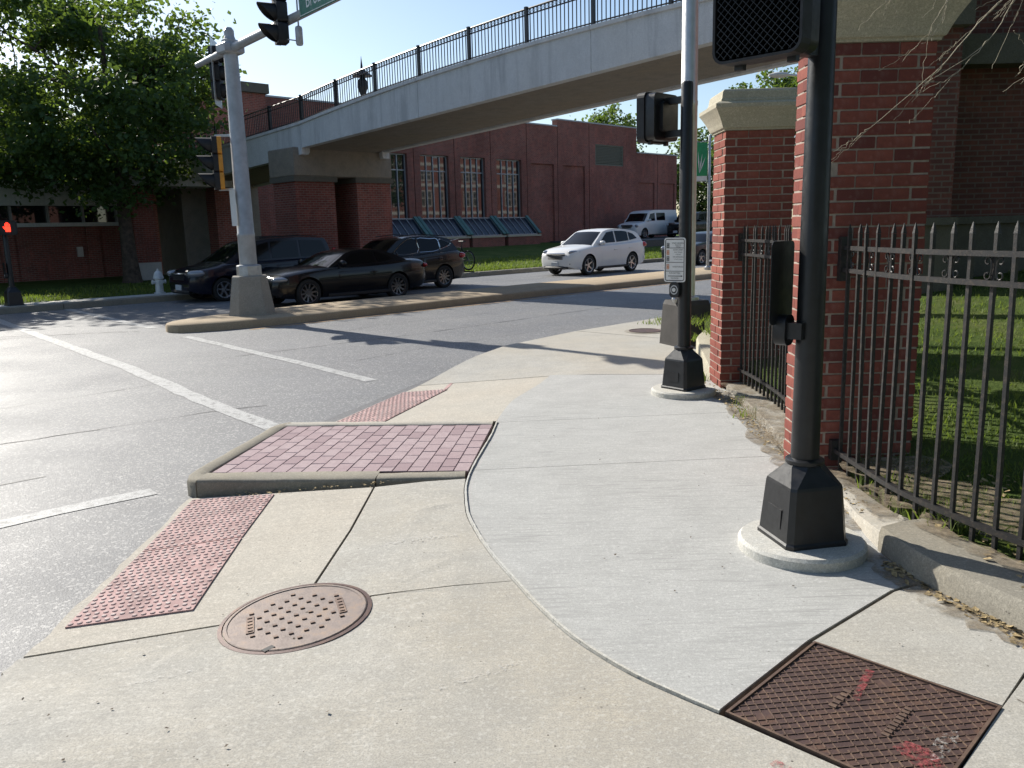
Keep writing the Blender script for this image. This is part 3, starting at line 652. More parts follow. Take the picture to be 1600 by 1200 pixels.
# ------------------------------------------------------------------ brick pillars with moulded stone caps
BL, CH = .226, .0767
_brk = {}
def brick_mesh(l):
    k = round(l, 3)
    if k not in _brk: mb = MB().box((0, 0, 0), (l - .011, .1, CH - .011), bev=.003); me = bpy.data.meshes.new('brick'); me.from_pydata([tuple(v) for v in mb.v], [], mb.f); me.materials.append(M['brick']); _brk[k] = me
    return _brk[k]
def pillar(x0, y0, z0, nc, label):
    W, D = 3 * BL, 2 * BL; t = thing('brick_pillar', label, 'pillar', (x0 + W / 2, y0 + D / 2, z0), group='brick gate pillars')
    MB().box((x0 + W / 2, y0 + D / 2, z0 + nc * CH / 2), (W - .014, D - .014, nc * CH)).build('mortar_core', M['mortar'], t, world=True)
    bk_ = MB()
    def put(l, cx_, cy, z, rz, show):
        jit = random.uniform(-.0016, .0016)
        if show:
            o = link('brick', brick_mesh(l), None, t, True); o.location = (cx_ + jit, cy + jit, z); o.rotation_euler = (0, 0, rz)
        else: bk_.box((cx_, cy, z), (l - .011, .1, CH - .011), rz, bev=.003)
    for c in range(nc):
        z = z0 + (c + .5) * CH
        if c % 2 == 0:
            for k in range(3): put(BL, x0 + (k + .5) * BL, y0 + .0495, z, 0, True); put(BL, x0 + (k + .5) * BL, y0 + D - .0495, z, 0, False)
            for xx, sh in ((x0 + .0495, True), (x0 + W - .0495, False)): put(BL, xx, y0 + BL, z, R(90), sh)
        else:
            for k in range(2):
                put(BL, x0 + .0495, y0 + (k + .5) * BL, z, R(90), True); put(BL, x0 + W - .0495, y0 + (k + .5) * BL, z, R(90), False)
            for yy, sh in ((y0 + .0495, True), (y0 + D - .0495, False)):
                put(BL, x0 + BL, yy, z, 0, sh); put(BL, x0 + 2 * BL, yy, z, 0, sh)
    bk_.build('brickwork', M['brick'], t, world=True, fix=False, kind='stuff')
    zt = z0 + nc * CH; prof = [(-.02, 0), (.012, 0), (.016, .018), (.03, .022), (.036, .034), (.05, .07), (.075, .12), (.105, .17), (.125, .2), (.125, .235), (.09, .255), (.06, .262), (.06, .275), (.05, .29), (.04, .355), (.02, .375), (-.1, .395)]
    m = MB(); cx_, cy = x0 + W / 2, y0 + D / 2
    for o_, z in prof:
        for sx, sy in ((-1, -1), (1, -1), (1, 1), (-1, 1)): m.v.append(Vector((cx_ + sx * (W / 2 + o_), cy + sy * (D / 2 + o_), zt + z)))
    for i in range(len(prof) - 1):
        for k in range(4): m.f.append([i * 4 + k, i * 4 + (k + 1) % 4, i * 4 + 4 + (k + 1) % 4, i * 4 + 4 + k])
    m.f.append([(len(prof) - 1) * 4 + k for k in range(4)])
    m.build('stone_cap', M['stone'], t, world=True, fix=False)
    return t
pillar(1.9, 5.13, .0, 35, 'near brick pillar directly behind the close black signal post')
pillar(2.12, 8.2, .0, 33, 'farther brick pillar with a moulded stone cap in full view')

# ------------------------------------------------------------------ iron fences
def catmull(P, n_):
    r_ = []
    for i in range(len(P) - 1):
        p0, p1, p2, p3 = P[max(i - 1, 0)], P[i], P[i + 1], P[min(i + 2, len(P) - 1)]
        for k in range(n_):
            t = k / n_; r_.append(.5 * ((2 * p1) + (p2 - p0) * t + (2 * p0 - 5 * p1 + 4 * p2 - p3) * t * t + (3 * p1 - p0 - 3 * p2 + p3) * t ** 3))
    return r_ + [P[-1]]
def fence(path, label, pitch, ztop=1.63, zlow=.2, zfoot=lambda d: .1):
    P = catmull([Vector((*p, 0)) for p in path], 12); acc = [0]
    for a, b in zip(P[:-1], P[1:]): acc.append(acc[-1] + (b - a).length)
    def at(d):
        for i in range(len(P) - 1):
            if acc[i + 1] >= d: k = (d - acc[i]) / (acc[i + 1] - acc[i]); return P[i].lerp(P[i + 1], k), (P[i + 1] - P[i]).normalized()
        return P[-1], (P[-1] - P[-2]).normalized()
    t = thing('iron_fence', label, 'fence', tuple(P[0]), group='black wrought iron fence runs')
    for z, hh in ((zlow, .028), (1.35, .026), (1.485, .026)):
        m = MB(); 
        for i, p in enumerate(P):
            d = (P[min(i + 1, len(P) - 1)] - P[max(i - 1, 0)]).normalized(); s = Vector((-d.y, d.x, 0))
            for a, b in ((-1, -1), (1, -1), (1, 1), (-1, 1)): m.v.append(p + s * a * .016 + Vector((0, 0, z + b * hh / 2)))
        for i in range(len(P) - 1):
            for k in range(4): m.f.append([i * 4 + k, i * 4 + (k + 1) % 4, i * 4 + 4 + (k + 1) % 4, i * 4 + 4 + k])
        m.f.append([0, 1, 2, 3]); m.f.append([(len(P) - 1) * 4 + k for k in range(4)])
        m.build('rail', M['fence'], t, world=True)
    d = pitch * .6; base = None; i = 0
    while d < acc[-1]:
        p, dr = at(d); an = math.atan2(dr.y, dr.x)
        if base is None:
            mb = MB(); hs = .0095; L_ = ztop - .04
            mb.box((0, 0, L_ / 2), (hs * 2, hs * 2, L_)); b = len(mb.v)
            for zz, k in ((L_ + .002, 1.15), (L_ + .03, .75), (L_ + .06, .16)):
                for sx, sy in ((-1, -1), (1, -1), (1, 1), (-1, 1)): mb.v.append(Vector((sx * hs * k, sy * hs * k, zz)))
            for l in range(2):
                for k in range(4): mb.f.append([b + l * 4 + k, b + l * 4 + (k + 1) % 4, b + l * 4 + 4 + (k + 1) % 4, b + l * 4 + 4 + k])
            mb.f.append([b + 8, b + 9, b + 10, b + 11]); base = mb
        o = None
        if i == 0: o = base.build('picket', M['fence'], t); me0 = o.data
        else: o = link('picket', me0, None, t)
        o.matrix_parent_inverse = pinv(t); zf = zfoot(d)
        o.location = (p.x, p.y, zf - .02); o.rotation_euler = (random.uniform(-.012, .012), random.uniform(-.012, .012), an); o.scale = (1, 1, (ztop - zf) / ztop)
        # scroll pair between the two upper rails on every other bay
        if i % 2 == 0:
            for sgn in (-1, 1):
                sp_ = []
                for q in range(9): a = q / 8 * R(300); r_ = .02 * (1 - .35 * q / 8); sp_.append(Vector((sgn * (.035 - r_ * math.cos(a) * .9), 0, .033 + r_ * math.sin(a))))
                pts = [v + Vector((0, 0, 0)) for v in sp_]; low = [Vector((v.x, 0, -v.z)) for v in sp_]
                mb = MB().tube(pts, .0042, 5).tube(low, .0042, 5).tube([sp_[0], (sgn * .012, 0, 0), low[0]], .0042, 5)
                o2 = mb.build('scroll', M['fence'], t); o2.matrix_parent_inverse = pinv(t); o2.location = (p.x, p.y, 1.4175); o2.rotation_euler = (0, 0, an)
        d += pitch; i += 1
    return t, at
tf, atf = fence([(2.07, 5.09), (2.075, 4.7), (2.085, 4.3), (2.15, 3.95), (2.28, 3.52), (2.48, 3.05), (2.85, 2.2), (3.3, 1.2)], 'tall black iron fence curving towards the viewer from the near pillar', .128, zfoot=lambda d: .1)
MB().box((2.07, 5.105, 1.417), (.06, .05, .27)).build('bracket', M['fence'], tf, world=True); MB().box((2.07, 5.105, .2), (.06, .05, .13)).build('bracket', M['fence'], tf, world=True)
tf2, _ = fence([(2.3, 8.17), (2.32, 7.6), (2.3, 6.9), (2.22, 6.2), (2.14, 5.6)], 'tall black iron fence between the two brick pillars', .118, zfoot=lambda d: .1)
MB().box((2.3, 8.185, 1.417), (.06, .05, .27)).build('bracket', M['fence'], tf2, world=True)

# ------------------------------------------------------------------ text as mesh
def text_mesh(txt, size):
    cu = bpy.data.curves.new('t', 'FONT'); cu.body = txt; cu.size = size; cu.align_x = 'CENTER'; cu.align_y = 'CENTER'; cu.resolution_u = 2
    o = bpy.data.objects.new('t', cu); COL.objects.link(o); dg = bpy.context.evaluated_depsgraph_get()
    me = bpy.data.meshes.new_from_object(o.evaluated_get(dg)); bpy.data.objects.remove(o); bpy.data.curves.remove(cu)
    me.materials.clear(); return me
def put_text(name, txt, size, origin, X, Y, mat, parent, world=True, sx=1.):
    me = text_mesh(txt, size); X, Y = Vector(X), Vector(Y); o_ = Vector(origin)
    for v in me.vertices: v.co = o_ + X * v.co.x * sx + Y * v.co.y
    return link(name, me, mat, parent, world)
def rrect(w_, h, r_, n_=4):
    p = []
    for cx_, cy, a0 in ((w_ / 2 - r_, h / 2 - r_, 0), (-w_ / 2 + r_, h / 2 - r_, 90), (-w_ / 2 + r_, -h / 2 + r_, 180), (w_ / 2 - r_, -h / 2 + r_, 270)):
        for k in range(n_ + 1): a = R(a0 + 90 * k / n_); p.append((cx_ + r_ * math.cos(a), cy + r_ * math.sin(a)))
    return p
def rprism(m, c, X, Z, Y, w_, h, r_, d):                  # rounded plate: face in X,Z plane, extruded along Y by d
    m.prism([Vector(c) + X * a + Z * b for a, b in rrect(w_, h, r_)], Y * d); return m
UP = Vector((0, 0, 1))

# ------------------------------------------------------------------ pedestrian signal posts
def ped_head(post, c, fwd, hand=False, w_=.42, h=.43, crate=True):
    """c = centre of the face, fwd = direction the face looks"""
    fwd = fwd.normalized(); X = UP.cross(fwd); c = Vector(c)          # X = viewer's right when looking at the face from the front is -X
    m = MB(); rprism(m, c - fwd * .06, X, UP, -fwd, w_ - .03, h - .03, .05, .13); rprism(m, c - fwd * .185, X, UP, -fwd, w_ * .55, h * .6, .04, .05)
    for sx in (-.3, .3): m.box(c - fwd * .1 + X * sx * w_ - UP * (h / 2 + .005), (.04, .035, .03), math.atan2(X.y, X.x))
    hd = m.build('signal_head', M['black_metal'], post, world=True, smooth=40)
    v = MB(); o_ = rrect(w_, h, .055); i_ = rrect(w_ - .024, h - .024, .045); n_ = len(o_); b = 0
    for ring, dd in ((o_, 0), (i_, 0), (i_, -.085), (o_, -.085)):
        for a, z in ring: v.v.append(c + X * a + UP * z + fwd * dd)
    for l in range(4):
        for k in range(n_): v.f.append([l * n_ + k, l * n_ + (k + 1) % n_, (l + 1) % 4 * n_ + (k + 1) % n_, (l + 1) % 4 * n_ + k])
    ob = v.build('visor', M['black_matte'], hd); 
    if crate:
        g_ = MB(); k = -14
        while k <= 14:
            for sg in (1, -1):
                L_ = []; dx, dz = Q, Q * sg; ox = k * .0345
                for tt in range(-60, 61):
                    x_, z_ = ox + dx * tt * .012, dz * tt * .012
                    if abs(x_) < w_ / 2 - .014 and abs(z_) < h / 2 - .014: L_.append((x_, z_))
                if len(L_) > 1:
                    a, e = L_[0], L_[-1]; p0 = c + X * a[0] + UP * a[1] - fwd * .028; p1 = c + X * e[0] + UP * e[1] - fwd * .028
                    dv = (p1 - p0).normalized(); g_.box((p0 + p1) / 2, ((p1 - p0).length, .0022, .045), ax=(dv, dv.cross(fwd).normalized(), fwd))
            k += 1
        g_.build('louvre', M['black_metal'], hd, kind='stuff')
    ln = MB(); rprism(ln, c - fwd * .062, X, UP, -fwd, w_ - .05, h - .05, .03, .006); ln.build('lens', M['lens_dark'], hd)
    if hand:
        hp = MB(); k = h * .4; cc = c - fwd * .03 + X * (-w_ * .0)
        def pl(pts): hp.prism([cc - X * a * k + UP * b * k for a, b in pts], -fwd * .01)
        pl([(-.42, -.75), (.32, -.75), (.42, -.3), (.4, .1), (-.42, .1), (-.46, -.3)])
        for x0, top in ((-.42, .55), (-.2, .8), (.02, .85), (.22, .65)): pl([(x0, .08), (x0 + .17, .08), (x0 + .17, top), (x0 + .085, top + .07), (x0, top)])
        pl([(.38, -.4), (.52, -.25), (.74, .12), (.64, .22), (.4, .0)])
        hp.build('hand_symbol', M['hand'], hd)
    return hd
def ped_post(loc, rz, label, h, shaft=(.075, .06), scale=1., disc=True, foot=None):
    t = thing('signal_post', label, 'signal post', loc, 0, 'black pedestrian signal posts'); x, y, z = loc
    z0 = z
    if disc:
        MB().lathe([(.315, -.05), (.315, .045), (.3, .06), (.02, .066)], 40, (x, y, z)).build('foundation', M['concrete_white'], t, world=True, smooth=30); z0 = z + .06
    a, b = .165 * scale, .142 * scale
    m = MB(); rings = [(a * 1.03, 0), (a * 1.03, .02), (a * .985, .03), (b, .29), (b * .97, .305)]
    for hw, zz in rings:
        cr = hw * .16
        for sx, sy in ((-1, -1), (1, -1), (1, 1), (-1, 1)):
            pts = ((sx * hw, sy * (hw - cr)), (sx * (hw - cr), sy * hw)) if sx * sy > 0 else ((sx * (hw - cr), sy * hw), (sx * hw, sy * (hw - cr)))
            for px, py in pts: m.v.append(Vector((x + px * math.cos(rz) - py * math.sin(rz), y + px * math.sin(rz) + py * math.cos(rz), z0 + zz * scale)))
    # shoulder: square to octagon neck
    for rr, zz in ((.1, .385), (.088, .405)):
        for k in range(8): an = R(-157.5 - 0) + k * R(45) + rz; m.v.append(Vector((x + rr * scale * math.cos(an), y + rr * scale * math.sin(an), z0 + zz * scale)))
    nr = len(rings) + 2
    for l in range(nr - 1):
        for k in range(8): m.f.append([l * 8 + k, l * 8 + (k + 1) % 8, l * 8 + 8 + (k + 1) % 8, l * 8 + 8 + k])
    m.f.append([(nr - 1) * 8 + k for k in range(8)])
    # access door panel on one face
    dc = Vector((math.cos(rz + math.pi), math.sin(rz + math.pi), 0)); sd = Vector((-dc.y, dc.x, 0))
    pb = m.build('pedestal_base', M['black_metal'], t, world=True)
    tilt = (dc * (-(a - b) * .55) + UP * .24 * scale).normalized()
    MB().box(Vector((x, y, z0 + .13 * scale)) + dc * (a * .95), (.004, .13 * scale, .1 * scale), ax=(sd.cross(tilt), sd, tilt)).build('access_door', M['black_metal'], pb).matrix_parent_inverse = Matrix.Identity(4)
    zt = z0 + .385 * scale
    MB().lathe([(.088, 0), (.095, .006), (.095, .022), (.082, .03)], 24, (x, y, zt + .01)).build('collar', M['black_metal'], t, world=True, smooth=40)
    MB().lathe([(shaft[0], 0), (shaft[1], h - zt), (shaft[1] * .9, h - zt + .02), (.01, h - zt + .035)], 28, (x, y, zt)).build('shaft', M['black_metal'], t, world=True, smooth=40)
    return t
def push_sign(post, c, fwd, printed=True, wd=.23, ht=.4):
    fwd = fwd.normalized(); X = UP.cross(fwd); c = Vector(c)          # X: reader's right
    m = MB(); rprism(m, c, X, UP, -fwd, wd, ht, .025, .004); sg = m.build('instruction_sign', M['white_sign'] if printed else M['alu'], post, world=True)
    if not printed: sg.data.materials[0] = M['black_metal']
    if printed:
        def fr(w_, h, r_, th, dd):
            o_ = rrect(w_, h, r_); i_ = rrect(w_ - 2 * th, h - 2 * th, max(.004, r_ - th)); n_ = len(o_); v = MB()
            for ring in (o_, i_):
                for a, b in ring: v.v.append(c + X * a + UP * b + fwd * dd)
            for k in range(n_): v.f.append([k, (k + 1) % n_, n_ + (k + 1) % n_, n_ + k])
            return v
        fr(wd - .022, ht - .022, .02, .007, .002).build('border', M['black_print'], sg)
        rows = [(.5, .345), (.345, .03), (.03, -.19), (-.19, -.48)]
        m = MB()
        for z in (.27, -.055, -.255): MB().box(c + UP * z * ht + fwd * .002, (wd - .04, .001, .004), ax=(X, fwd, UP)).build('rule', M['black_print'], sg)
        m.box(c + UP * -.365 * ht + fwd * .002, (wd * .62, .001, .006), ax=(X, fwd, UP)); m.prism([c + X * a * wd + UP * b * ht + fwd * .0015 for a, b in ((.3, -.345), (.385, -.365), (.3, -.385))], fwd * .001)
        m.build('arrow', M['black_print'], sg)
        for txt, z, s_ in (('START CROSSING', .375, .019), ('Watch For', .335, .017), ('Vehicles', .295, .017), ("DON'T START", .225, .019), ('Finish Crossing', .175, .016), ('If Started', .125, .016), ('TIME REMAINING', .065, .017), ('To Finish Crossing', .015, .014), ("DON'T CROSS", -.155, .02), ('PUSH BUTTON', -.3, .02), ('TO CROSS', -.415, .02)):
            dx = .035 if z > -.25 else 0
            put_text('lettering', txt, s_, c + X * dx + UP * z * ht + fwd * .0022, X, UP, M['black_print'], sg, world=False, sx=.86)
        for z, mt in ((.33, 'black_print'), (.17, 'orange_print'), (.03, 'black_print'), (-.155, 'orange_print')):
            v = MB(); cc = c - X * .072 + UP * z * ht
            for a, b, l1, l2 in ((0, .02, .026, .005), (0, -.02, .026, .005), (-.0105, 0, .005, .036), (.0105, 0, .005, .036), (0, 0, .008, .022)): v.box(cc + X * a + UP * b + fwd * .002, (l1, .001, l2), ax=(X, fwd, UP))
            v.build('symbol', M[mt], sg)
    # button unit
    bc = c - UP * (ht / 2 + (.075 if printed else .03)) - fwd * .02
    m = MB(); rprism(m, bc + fwd * .03, X, UP, -fwd, .1, .15, .04, .06); m.box(bc - fwd * .06, (.06, .09, .08), ax=(X, fwd, UP))
    bt = m.build('push_button', M['black_metal'], post, world=True, smooth=40)
    v = MB()
    for dd, r1, r2 in ((.031, .04, .03),):
        for rr in (r1, r2):
            for k in range(20): a = k * R(18); v.v.append(bc + X * rr * math.cos(a) + UP * rr * 1.15 * math.sin(a) + fwd * dd)
        for k in range(20): v.f.append([k, (k + 1) % 20, 20 + (k + 1) % 20, 20 + k])
    v.build('button_ring', M['galv'], bt)
    v = MB(); v.prism([bc + X * .02 * math.cos(k * R(30)) + UP * .02 * math.sin(k * R(30)) + fwd * .03 for k in range(12)], fwd * .006); v.build('button', M['alu'], bt)
    return sg
nD, nN = -AX_D, AX_N
pn = ped_post((1.465, 3.98, 0), R(11), 'closest black pedestrian signal post, its base on a round concrete disc', 3.6, (.069, .054))
nc_ = Vector((1.465, 3.98, 2.56)) - AX_D * .45 + AX_N * .09
ped_head(pn, nc_, nD)
for z in (2.42, 2.7): MB().bar((1.465, 3.98, z), tuple(Vector((nc_.x, nc_.y, z)) - nD * .2), .06, .06).build('bracket', M['black_metal'], pn, world=True)
push_sign(pn, Vector((1.465, 3.98, 1.36)) + AX_N * .12 - AX_D * .075, nN, printed=False)
pf = ped_post((1.7, 7.98, 0), R(38), 'slim black pedestrian signal post in front of the farther pillar', 2.93, (.065, .055), .98)
fc = Vector((1.7, 7.98, 2.66)) + AX_N * .42
ped_head(pf, fc, nN, w_=.43, h=.46)
for z in (2.5, 2.8): MB().bar((1.7, 7.98, z), tuple(Vector((fc.x, fc.y, z)) - nN * .2), .06, .06).build('bracket', M['black_metal'], pf, world=True)
push_sign(pf, Vector((1.7, 7.98, 1.32)) + nD * .115 + AX_N * .04, nD + Vector((.15, 0, 0)), wd=.225, ht=.42)
pl_ = ST(6.0, 24.2, .04)
px = ped_post(tuple(pl_), R(45), 'distant black signal post showing a red hand on the lawn corner', 2.12, (.068, .058), 1.15, disc=False)
ped_head(px, pl_ + Vector((.12, -.1, 1.98)) - AX_N * .12, Vector((.45, -.9, 0)), hand=True, w_=.42, h=.36, crate=False)
ped_head(px, pl_ + Vector((-.24, -.06, 1.98)), nD, w_=.36, h=.36, crate=False)
push_sign(px, pl_ + UP * .95 + nD * .12, nD, printed=False, wd=.2, ht=.3)

# ------------------------------------------------------------------ traffic signal mast on the median
MS = ST(8.35, 16.0, .04)
mast = thing('signal_mast', 'grey traffic signal mast with long arm on a concrete block base', 'signal mast', tuple(MS))
m = MB()
for hw, zz in ((.47, -.02), (.46, .02), (.345, .78), (.33, .8)):
    cr = hw * .42
    for sx, sy in ((-1, -1), (1, -1), (1, 1), (-1, 1)):
        pts = ((sx * hw, sy * (hw - cr)), (sx * (hw - cr), sy * hw)) if sx * sy > 0 else ((sx * (hw - cr), sy * hw), (sx * hw, sy * (hw - cr)))
        for a, b in pts: m.v.append(MS + Vector((a * math.cos(.3) - b * math.sin(.3), a * math.sin(.3) + b * math.cos(.3), zz)))
for l in range(3):
    for k in range(8): m.f.append([l * 8 + k, l * 8 + (k + 1) % 8, l * 8 + 8 + (k + 1) % 8, l * 8 + 8 + k])
m.f.append([24 + k for k in range(8)]); m.build('concrete_base', M['concrete_base'], mast, world=True)
MB().lathe([(.25, .8), (.25, 1.0), (.235, 1.02), (.17, 1.03)], 8, tuple(MS), rot=.2).build('base_cover', M['galv'], mast, world=True)
MB().lathe([(.175, 1.03), (.172, 1.6), (.178, 1.61), (.178, 1.66), (.17, 1.67), (.135, 5.4)], 20, tuple(MS)).build('pole', M['pole_paint'], mast, world=True, smooth=40)
MB().lathe([(.16, 5.2), (.16, 5.42), (.12, 5.44), (.1, 5.5), (.1, 5.6), (.06, 5.66)], 12, tuple(MS)).build('pole_cap', M['pole_paint'], mast, world=True)
def armz(t): return 5.3 + (16 - t) * .055
m = MB().tube([ST(8.35, 17.5, armz(17.5)), ST(8.35, 16, armz(16)), ST(8.35, 12, armz(12)), ST(8.35, 7.6, armz(7.6) + .03)], [.055, .085, .075, .05], 14); m.build('arm', M['pole_paint'], mast, world=True, smooth=50)
m = MB().box(ST(8.35, 16, 5.3), (.42, .36, .2), R(45), bev=.03); m.build('arm_clamp', M['pole_paint'], mast, world=True)
def sig_head(c, fwd, house, parent, plate=False, lit=None, n_=3):
    fwd = fwd.normalized(); X = UP.cross(fwd); c = Vector(c); m = MB()
    for k in range(n_):
        cz = c + UP * ((n_ - 1) / 2 - k) * .35; rprism(m, cz - fwd * .09, X, UP, -fwd, .34, .34, .05, .1)
    hd = m.build('signal_head', house, parent, world=True, smooth=40); m = MB()
    for k in range(n_): rprism(m, c + UP * ((n_ - 1) / 2 - k) * .35 - fwd * .005, X, UP, -fwd, .345, .345, .04, .1)
    m.build('signal_door', M['black_matte'], hd, smooth=40)
    for k in range(n_):
        cz = c + UP * ((n_ - 1) / 2 - k) * .35; v = MB(); N_ = 18; r_ = .15
        for d_ in (0, 1):
            for j in range(N_ + 1):
                a = R(-60 + 300 * j / N_); L_ = .03 + .27 * (.5 - .5 * math.cos(min(1, max(0, j / N_)) * 2 * math.pi)) ** .55
                for rr in (r_, r_ - .008): v.v.append(cz + X * rr * math.cos(a) + UP * rr * math.sin(a) + fwd * (L_ if d_ else -.02))
        W_ = 2 * (N_ + 1)
        for j in range(N_):
            v.f.append([2 * j, 2 * j + 2, W_ + 2 * j + 2, W_ + 2 * j]); v.f.append([2 * j + 1, W_ + 2 * j + 1, W_ + 2 * j + 3, 2 * j + 3]); v.f.append([W_ + 2 * j, W_ + 2 * j + 2, W_ + 2 * j + 3, W_ + 2 * j + 1])
        v.build('visor', M['black_matte'], hd, fix=False)
        lz = MB(); lz.prism([cz + X * .14 * math.cos(R(20 * q)) + UP * .14 * math.sin(R(20 * q)) - fwd * .015 for q in range(18)], fwd * .012); lz.build('lens', M['lens_dark'], hd)
    if plate:
        v = MB(); rprism(v, c - fwd * .1, X, UP, -fwd, .62, n_ * .35 + .28, .05, .006); v.build('backplate', plate, hd)
    return hd
hA = ST(8.35, 13.85, armz(13.85) + .12) - AX_D * .22; sig_head(hA, Vector((-.88, -.47, 0)), M['black_metal'], mast)
sig_head(ST(8.35, 16.9, armz(17) - .25) - AX_N * .0 + AX_D * .22, Vector((.95, .1, 0)), M['black_metal'], mast, n_=3, plate=M['alu'])
hC = MS + UP * 3.08 - AX_D * .4 + AX_N * .38; sig_head(hC, Vector((-.915, -.4, 0)), M['yellow'], mast)
for z in (2.56, 3.62): MB().bar(tuple(MS + UP * z), tuple(Vector((hC.x, hC.y, MS.z + z)) + AX_D * .1), .05, .05).build('bracket', M['galv'], mast, world=True)
m = MB(); rprism(m, MS + UP * 2.18 - AX_D * .2 + AX_N * .05, AX_N, UP, AX_D, .24, .72, .02, .004); m.build('sign_plate', M['white_sign'], mast, world=True)
# street name panel carried by the arm
sc_ = ST(8.35, 12.5, armz(12.5) + .1) - AX_D * .11; av = (ST(8.35, 10, armz(10)) - ST(8.35, 16, armz(16))).normalized(); au = AX_D.cross(av); au = au if au.z > 0 else -au
m = MB(); m.box(sc_, (1.42, .012, .42), ax=(av, AX_D, au)); ss = m.build('street_sign', M['green_sign'], mast, world=True)
put_text('lettering', 'Broadway', .34, sc_ - AX_D * .008, av, au, M['white_sign'], ss, world=False, sx=.72)
v = MB()
for sg, ln in ((1, 1.38), (-1, 1.38)): v.box(sc_ - AX_D * .008 + au * sg * .19, (ln, .002, .012), ax=(av, AX_D, au))
for sg in (1, -1): v.box(sc_ - AX_D * .008 + av * sg * .69, (.012, .002, .39), ax=(av, AX_D, au))
v.build('border', M['white_sign'], ss)
dc_ = ST(8.35, 13.45, armz(13.45) - .02)
m = MB().lathe([(.015, .35), (.015, -.14), (.055, -.16), (.065, -.2), (.065, -.44), (.05, -.47), (.01, -.48)], 16, tuple(dc_)); m.bar(tuple(dc_ - UP * .4), tuple(hA - UP * .42), .02, .02); m.build('detector', M['pole_paint'], mast, world=True, smooth=40)

# ------------------------------------------------------------------ other poles, hydrant
sp_ = thing('light_pole', 'tall silver light pole on a dark boxy base behind the slim post', 'light pole', (2.46, 11.42, 0))
m = MB()
for hw, zz in ((.27, -.02), (.265, .03), (.235, .56), (.215, .62)):
    for sx, sy in ((-1, -1), (1, -1), (1, 1), (-1, 1)): m.v.append(Vector((2.46 + hw * (sx * math.cos(.35) - sy * math.sin(.35)), 11.42 + hw * (sx * math.sin(.35) + sy * math.cos(.35)), zz)))
for l in range(3):
    for k in range(4): m.f.append([l * 4 + k, l * 4 + (k + 1) % 4, l * 4 + 4 + (k + 1) % 4, l * 4 + 4 + k])
m.f.append([12, 13, 14, 15]); m.build('base', M['base_dark'], sp_, world=True)
MB().lathe([(.17, .62), (.17, .66), (.115, .68), (.112, 3.2), (.116, 3.21), (.116, 3.26), (.11, 3.27), (.085, 8.5)], 20, (2.46, 11.42, 0)).build('pole', M['alu'], sp_, world=True, smooth=40)
MB().lathe([(.03, .0), (.05, .05), (.03, .12), (.035, .15)], 10, (2.27, 11.25, .6)).build('conduit_cap', M['galv'], sp_, world=True)
m = MB().tube([(2.46, 11.42, 8.4), (2.46 - 1.0, 12.42, 8.8), (2.46 - 1.9, 13.3, 8.9)], .04, 8); m.build('arm', M['alu'], sp_, world=True)
MB().box((.4, 13.46, 8.88), (.55, .25, .14), R(135), bev=.04).build('lamp_head', M['pole_paint'], sp_, world=True)
bp = ST(25.8, 15.8, .04); bn = thing('banner_pole', 'slim grey pole on the median carrying a green banner', 'banner pole', tuple(bp))
MB().lathe([(.12, 0), (.12, .1), (.055, .15), (.045, 4.6), (.02, 4.66)], 12, tuple(bp)).build('pole', M['galv'], bn, world=True, smooth=40)
bx = Vector((-1, .1, 0)).normalized(); m = MB(); c0 = bp + bx * .3 + UP * 3.75
for i in range(9):
    for j in range(5):
        u, v_ = j / 4 - .5, i / 8 - .5; m.v.append(c0 + bx * u * .46 + UP * v_ * 1.3 + Vector((.1, 1, 0)) * .025 * math.sin(v_ * 6 + u * 3))
for i in range(8):
    for j in range(4): a = i * 5 + j; m.f.append([a, a + 1, a + 6, a + 5])
cl = m.build('banner', M['green_banner'], bn, world=True, smooth=60); cl.data.materials.append(M['white_sign'])
for p_ in cl.data.polygons:
    if p_.index < 4: p_.material_index = 1
m = MB()
for k in range(7):
    a = R(58 + 12 * k); p0 = c0 - UP * .4 + bx * .05 - Vector((0, .04, 0)); L_ = .75 - .12 * abs(k - 3) * .6
    d_ = -bx * math.cos(a) + UP * math.sin(a); s_ = -bx * math.sin(a) - UP * math.cos(a)
    q = [p0, p0 + d_ * L_ * .5 + s_ * .02, p0 + d_ * L_, p0 + d_ * L_ * .5 - s_ * .02]
    if all(abs((x - c0).dot(bx)) < .215 and (x - c0).z < .6 for x in q): m.face(q)
m.build('leaf_emblem', M['white_sign'], cl)
MB().bar(tuple(bp + UP * 4.42), tuple(bp + UP * 4.42 + bx * .55), .02, .02).bar(tuple(bp + UP * 3.08), tuple(bp + UP * 3.08 + bx * .55), .02, .02).build('banner_arm', M['galv'], bn, world=True)
sl_ = Vector((10.6, 29.3, .2)); ls = thing('street_lamp', 'white street lamp head poking out above the farther pillar', 'street lamp', tuple(sl_))
MB().lathe([(.1, 0), (.06, 6.2)], 10, tuple(sl_)).build('pole', M['alu'], ls, world=True); MB().tube([tuple(sl_ + UP * 6.1), tuple(sl_ + Vector((-.4, .1, 6.35))), tuple(sl_ + Vector((-.9, .3, 6.42)))], .04, 8).build('arm', M['alu'], ls, world=True)
m = MB(); 
for i in range(7):
    u = i / 6; ww, hh = .16 * math.sin(math.pi * (.12 + .83 * u)) + .03, .09 * math.sin(math.pi * (.1 + .8 * u)) + .01
    for k in range(10): a = k * R(36); m.v.append(sl_ + Vector((-.8 - .7 * u, .3 + ww * math.cos(a), 6.42 + hh * math.sin(a))))
for i in range(6):
    for k in range(10): m.f.append([i * 10 + k, i * 10 + (k + 1) % 10, i * 10 + 10 + (k + 1) % 10, i * 10 + 10 + k])
m.f.append(list(range(10))); m.f.append([60 + k for k in range(10)]); m.build('lamp_head', M['concrete_white'], ls, world=True, smooth=60)
